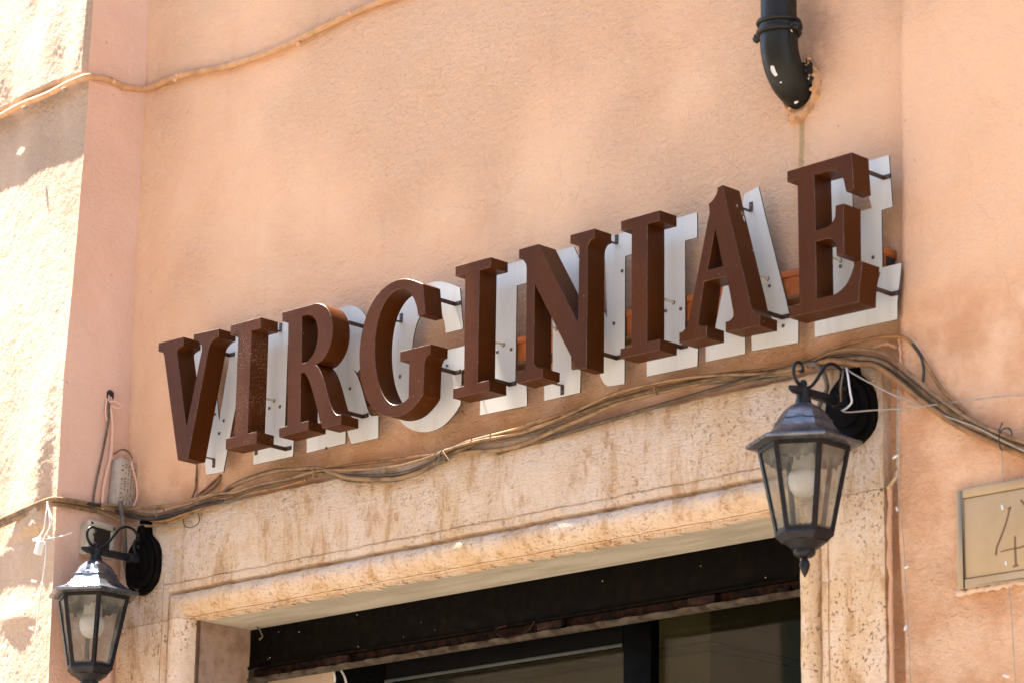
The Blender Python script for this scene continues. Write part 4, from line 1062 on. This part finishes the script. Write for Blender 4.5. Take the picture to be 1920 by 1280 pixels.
# sunlit plug and strings on the projecting wall
pl = thing('light_string', tuple(Lp(80, 950, .02)), 'white sunlit plug and light string dangling on the projecting wall', 'light string')
for rn in ([('L',88,940,.03),('L',92,960,.04),('L',93,985,.04),('L',84,1003,.04),('L',78,1020,.04)], [('L',90,940,.035),('L',86,965,.045),('L',82,990,.045),('L',74,1005,.04)],
           [('L',86,1010,.04),('T',108,1006,.02),('T',120,1003,.03),('T',136,997,.045)], [('L',86,1015,.035),('L',85,1050,.03),('L',80,1085,.03),('L',77,1105,.03),('L',74,1130,.03),('L',70,1160,.03),('L',68,1180,.03),('L',65,1205,.03)],
           [('L',89,945,.05),('L',97,975,.055),('L',88,1000,.05),('L',95,1008,.045)]):
    P = catmull(path(rn), 6); G().tube(P, .0016, 6).build('wire', M['fairy_white'], pl, 70)
c = Lp(74, 1024, .045)
G().box(tuple(c-Vector((.008,.008,.020))), tuple(c+Vector((.008,.008,.016))), Matrix.Rotation(.35, 3, 'Y')).build('plug', M['fairy_white'], pl, bevel=.002)
c = Lp(70, 1009, .045); G().box(tuple(c-Vector((.016,.003,.0035))), tuple(c+Vector((.016,.003,.0035))), Matrix.Rotation(-.1, 3, 'Y')).build('plug_tab', M['fairy_white'], pl, bevel=.001)
for (x, y, dx, dz) in ((68,1090,-.016,.004),(62,1180,-.012,.006),(66,1183,.010,.006),(78,1092,.008,-.004),(70,1268,-.018,0)):
    c_ = Lp(x, y, .035); e = c_+Vector((dx, -.002, dz)); G().tube([c_, e], [.0020, .0030], 8).build('tiny_lamp', M['fairy_white'], pl, 60)

# ================================================================== STONE PLAQUE
PY = -.041
pA, pB = at(1800, 922, PY), at(1808, 1105, PY)
x0, z1, z0 = pA.x, pA.z, pB.z; wP = .30
pq = thing('number_plaque', (x0+wP/2, PY, z0), 'carved stone house number plaque on the right wall reading 4', 'plaque')
# frame border as four bars, sunken field
g = G(); bw = .017
g.box((x0, PY-.016, z0), (x0+bw, -.02, z1)); g.box((x0+wP-bw, PY-.016, z0), (x0+wP, -.02, z1))
g.box((x0+bw, PY-.016, z1-bw), (x0+wP-bw, -.02, z1)); g.box((x0+bw, PY-.016, z0), (x0+wP-bw, -.02, z0+bw))
pst = simple('yellow_grey_marble', (.43,.32,.19), .65, 0, .15, 9, .0006, .2, col2=(.38,.275,.155))
g.build('border', pst, pq, bevel=.002)
g = G(); g.box((x0+bw+.002, PY-.0135, z0+bw+.002), (x0+wP-bw-.002, -.02, z1-bw-.002)); g.build('tablet', pst, pq, bevel=.0008)
g = G(); g.box((x0+bw, PY-.004, z0+bw), (x0+wP-bw, -.021, z1-bw)); g.build('incised_line', M['hole'], pq)
TY = PY-.0135
def groove(pts_, w0, w1, nm='carved_stroke'):
    P = [at(x, y, TY-.0001) for x, y in pts_]; a, b = P[0], P[-1]; V = []
    for i, p in enumerate(P):
        d_ = (P[min(i+1, len(P)-1)]-P[max(i-1, 0)]).normalized(); nn_ = Vector((d_.z, 0, -d_.x)); w = w0+(w1-w0)*i/(len(P)-1)
        V += [p+nn_*w/2, p-nn_*w/2]
    V = V+[v+Vector((0, -.0006, 0)) for v in V]; n = len(P); F = []
    for i in range(n-1):
        F.append((2*n+2*i, 2*n+2*i+1, 2*n+2*i+3, 2*n+2*i+2)); F.append((2*i, 2*n+2*i, 2*n+2*i+2, 2*i+2)); F.append((2*i+1, 2*i+3, 2*n+2*i+3, 2*n+2*i+1))
    F += [(0, 1, 2*n+1, 2*n), (2*n-2, 4*n-2, 4*n-1, 2*n-1)]
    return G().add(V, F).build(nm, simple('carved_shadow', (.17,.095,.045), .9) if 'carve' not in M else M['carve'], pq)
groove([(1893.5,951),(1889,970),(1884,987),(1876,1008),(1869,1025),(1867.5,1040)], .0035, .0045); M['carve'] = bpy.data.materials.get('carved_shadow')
groove([(1889,953),(1896,949.5)], .002, .003)
groove([(1876,1033.5),(1895,1028.5),(1912,1026),(1930,1018)], .0018, .0035)
groove([(1903,1004),(1903.5,1030),(1905,1060)], .0036, .0052); groove([(1899,1061.5),(1910,1059)], .003, .003)
groove([(1914,936),(1922,946),(1930,955)], .004, .006)
# plaster smeared along the plaque edges
g = G()
for (q0, q1, w) in (((1796,1112),(1925,1088),.008), ((1797,935),(1802,1105),.006), ((1838,917),(1925,900),.008)):
    K = 26
    P = []
    for k in range(K+1):
        t_ = k/K; p = at(q0[0]+(q1[0]-q0[0])*t_, q0[1]+(q1[1]-q0[1])*t_, PY-.002); P.append(p+Vector((random.uniform(-1,1)*.0015, 0, random.uniform(-1,1)*.002)))
    g.tube(P, [w*.9*(.55+.5*abs(math.sin(k*.7+w*900))) for k in range(K+1)], 7)
g.build('mortar_rim', simple('pale_mortar', (.60,.46,.36), .9, 0, .3, 30, .002), pq, 60)

# broken plaster and the bare corner where the bundle passes the pier
cp = thing('plaster_patch', tuple(at(1690, 660, -.04)), 'broken pale plaster edge at the right corner of the door surround', 'plaster')
def lump(pts_, w, mat, Y=-.040, nm='plaster_edge'):
    P = [at(x, y, Y) for x, y in pts_]; P = catmull(P, 6); P = [p+Vector((random.uniform(-1,1)*.0015, random.uniform(-1,1)*.001, random.uniform(-1,1)*.0015)) for p in P]
    return G().tube(P, [w*random.uniform(.6, 1.1) for _ in P], 7).build(nm, mat, cp, 60)
lump([(1686,632),(1688,660),(1690,700),(1691,740)], .003, M['trim'])
lump([(1640,650),(1665,645),(1680,652)], .004, M['trim'], -.030)
lump([(1669,905),(1669,960),(1669,1030),(1671,1120),(1673,1290)], .0065, M['trim'], -.0325)
lump([(1684,840),(1684,880),(1672,905),(1666,915)], .004, M['stone_pitted'], -.036)
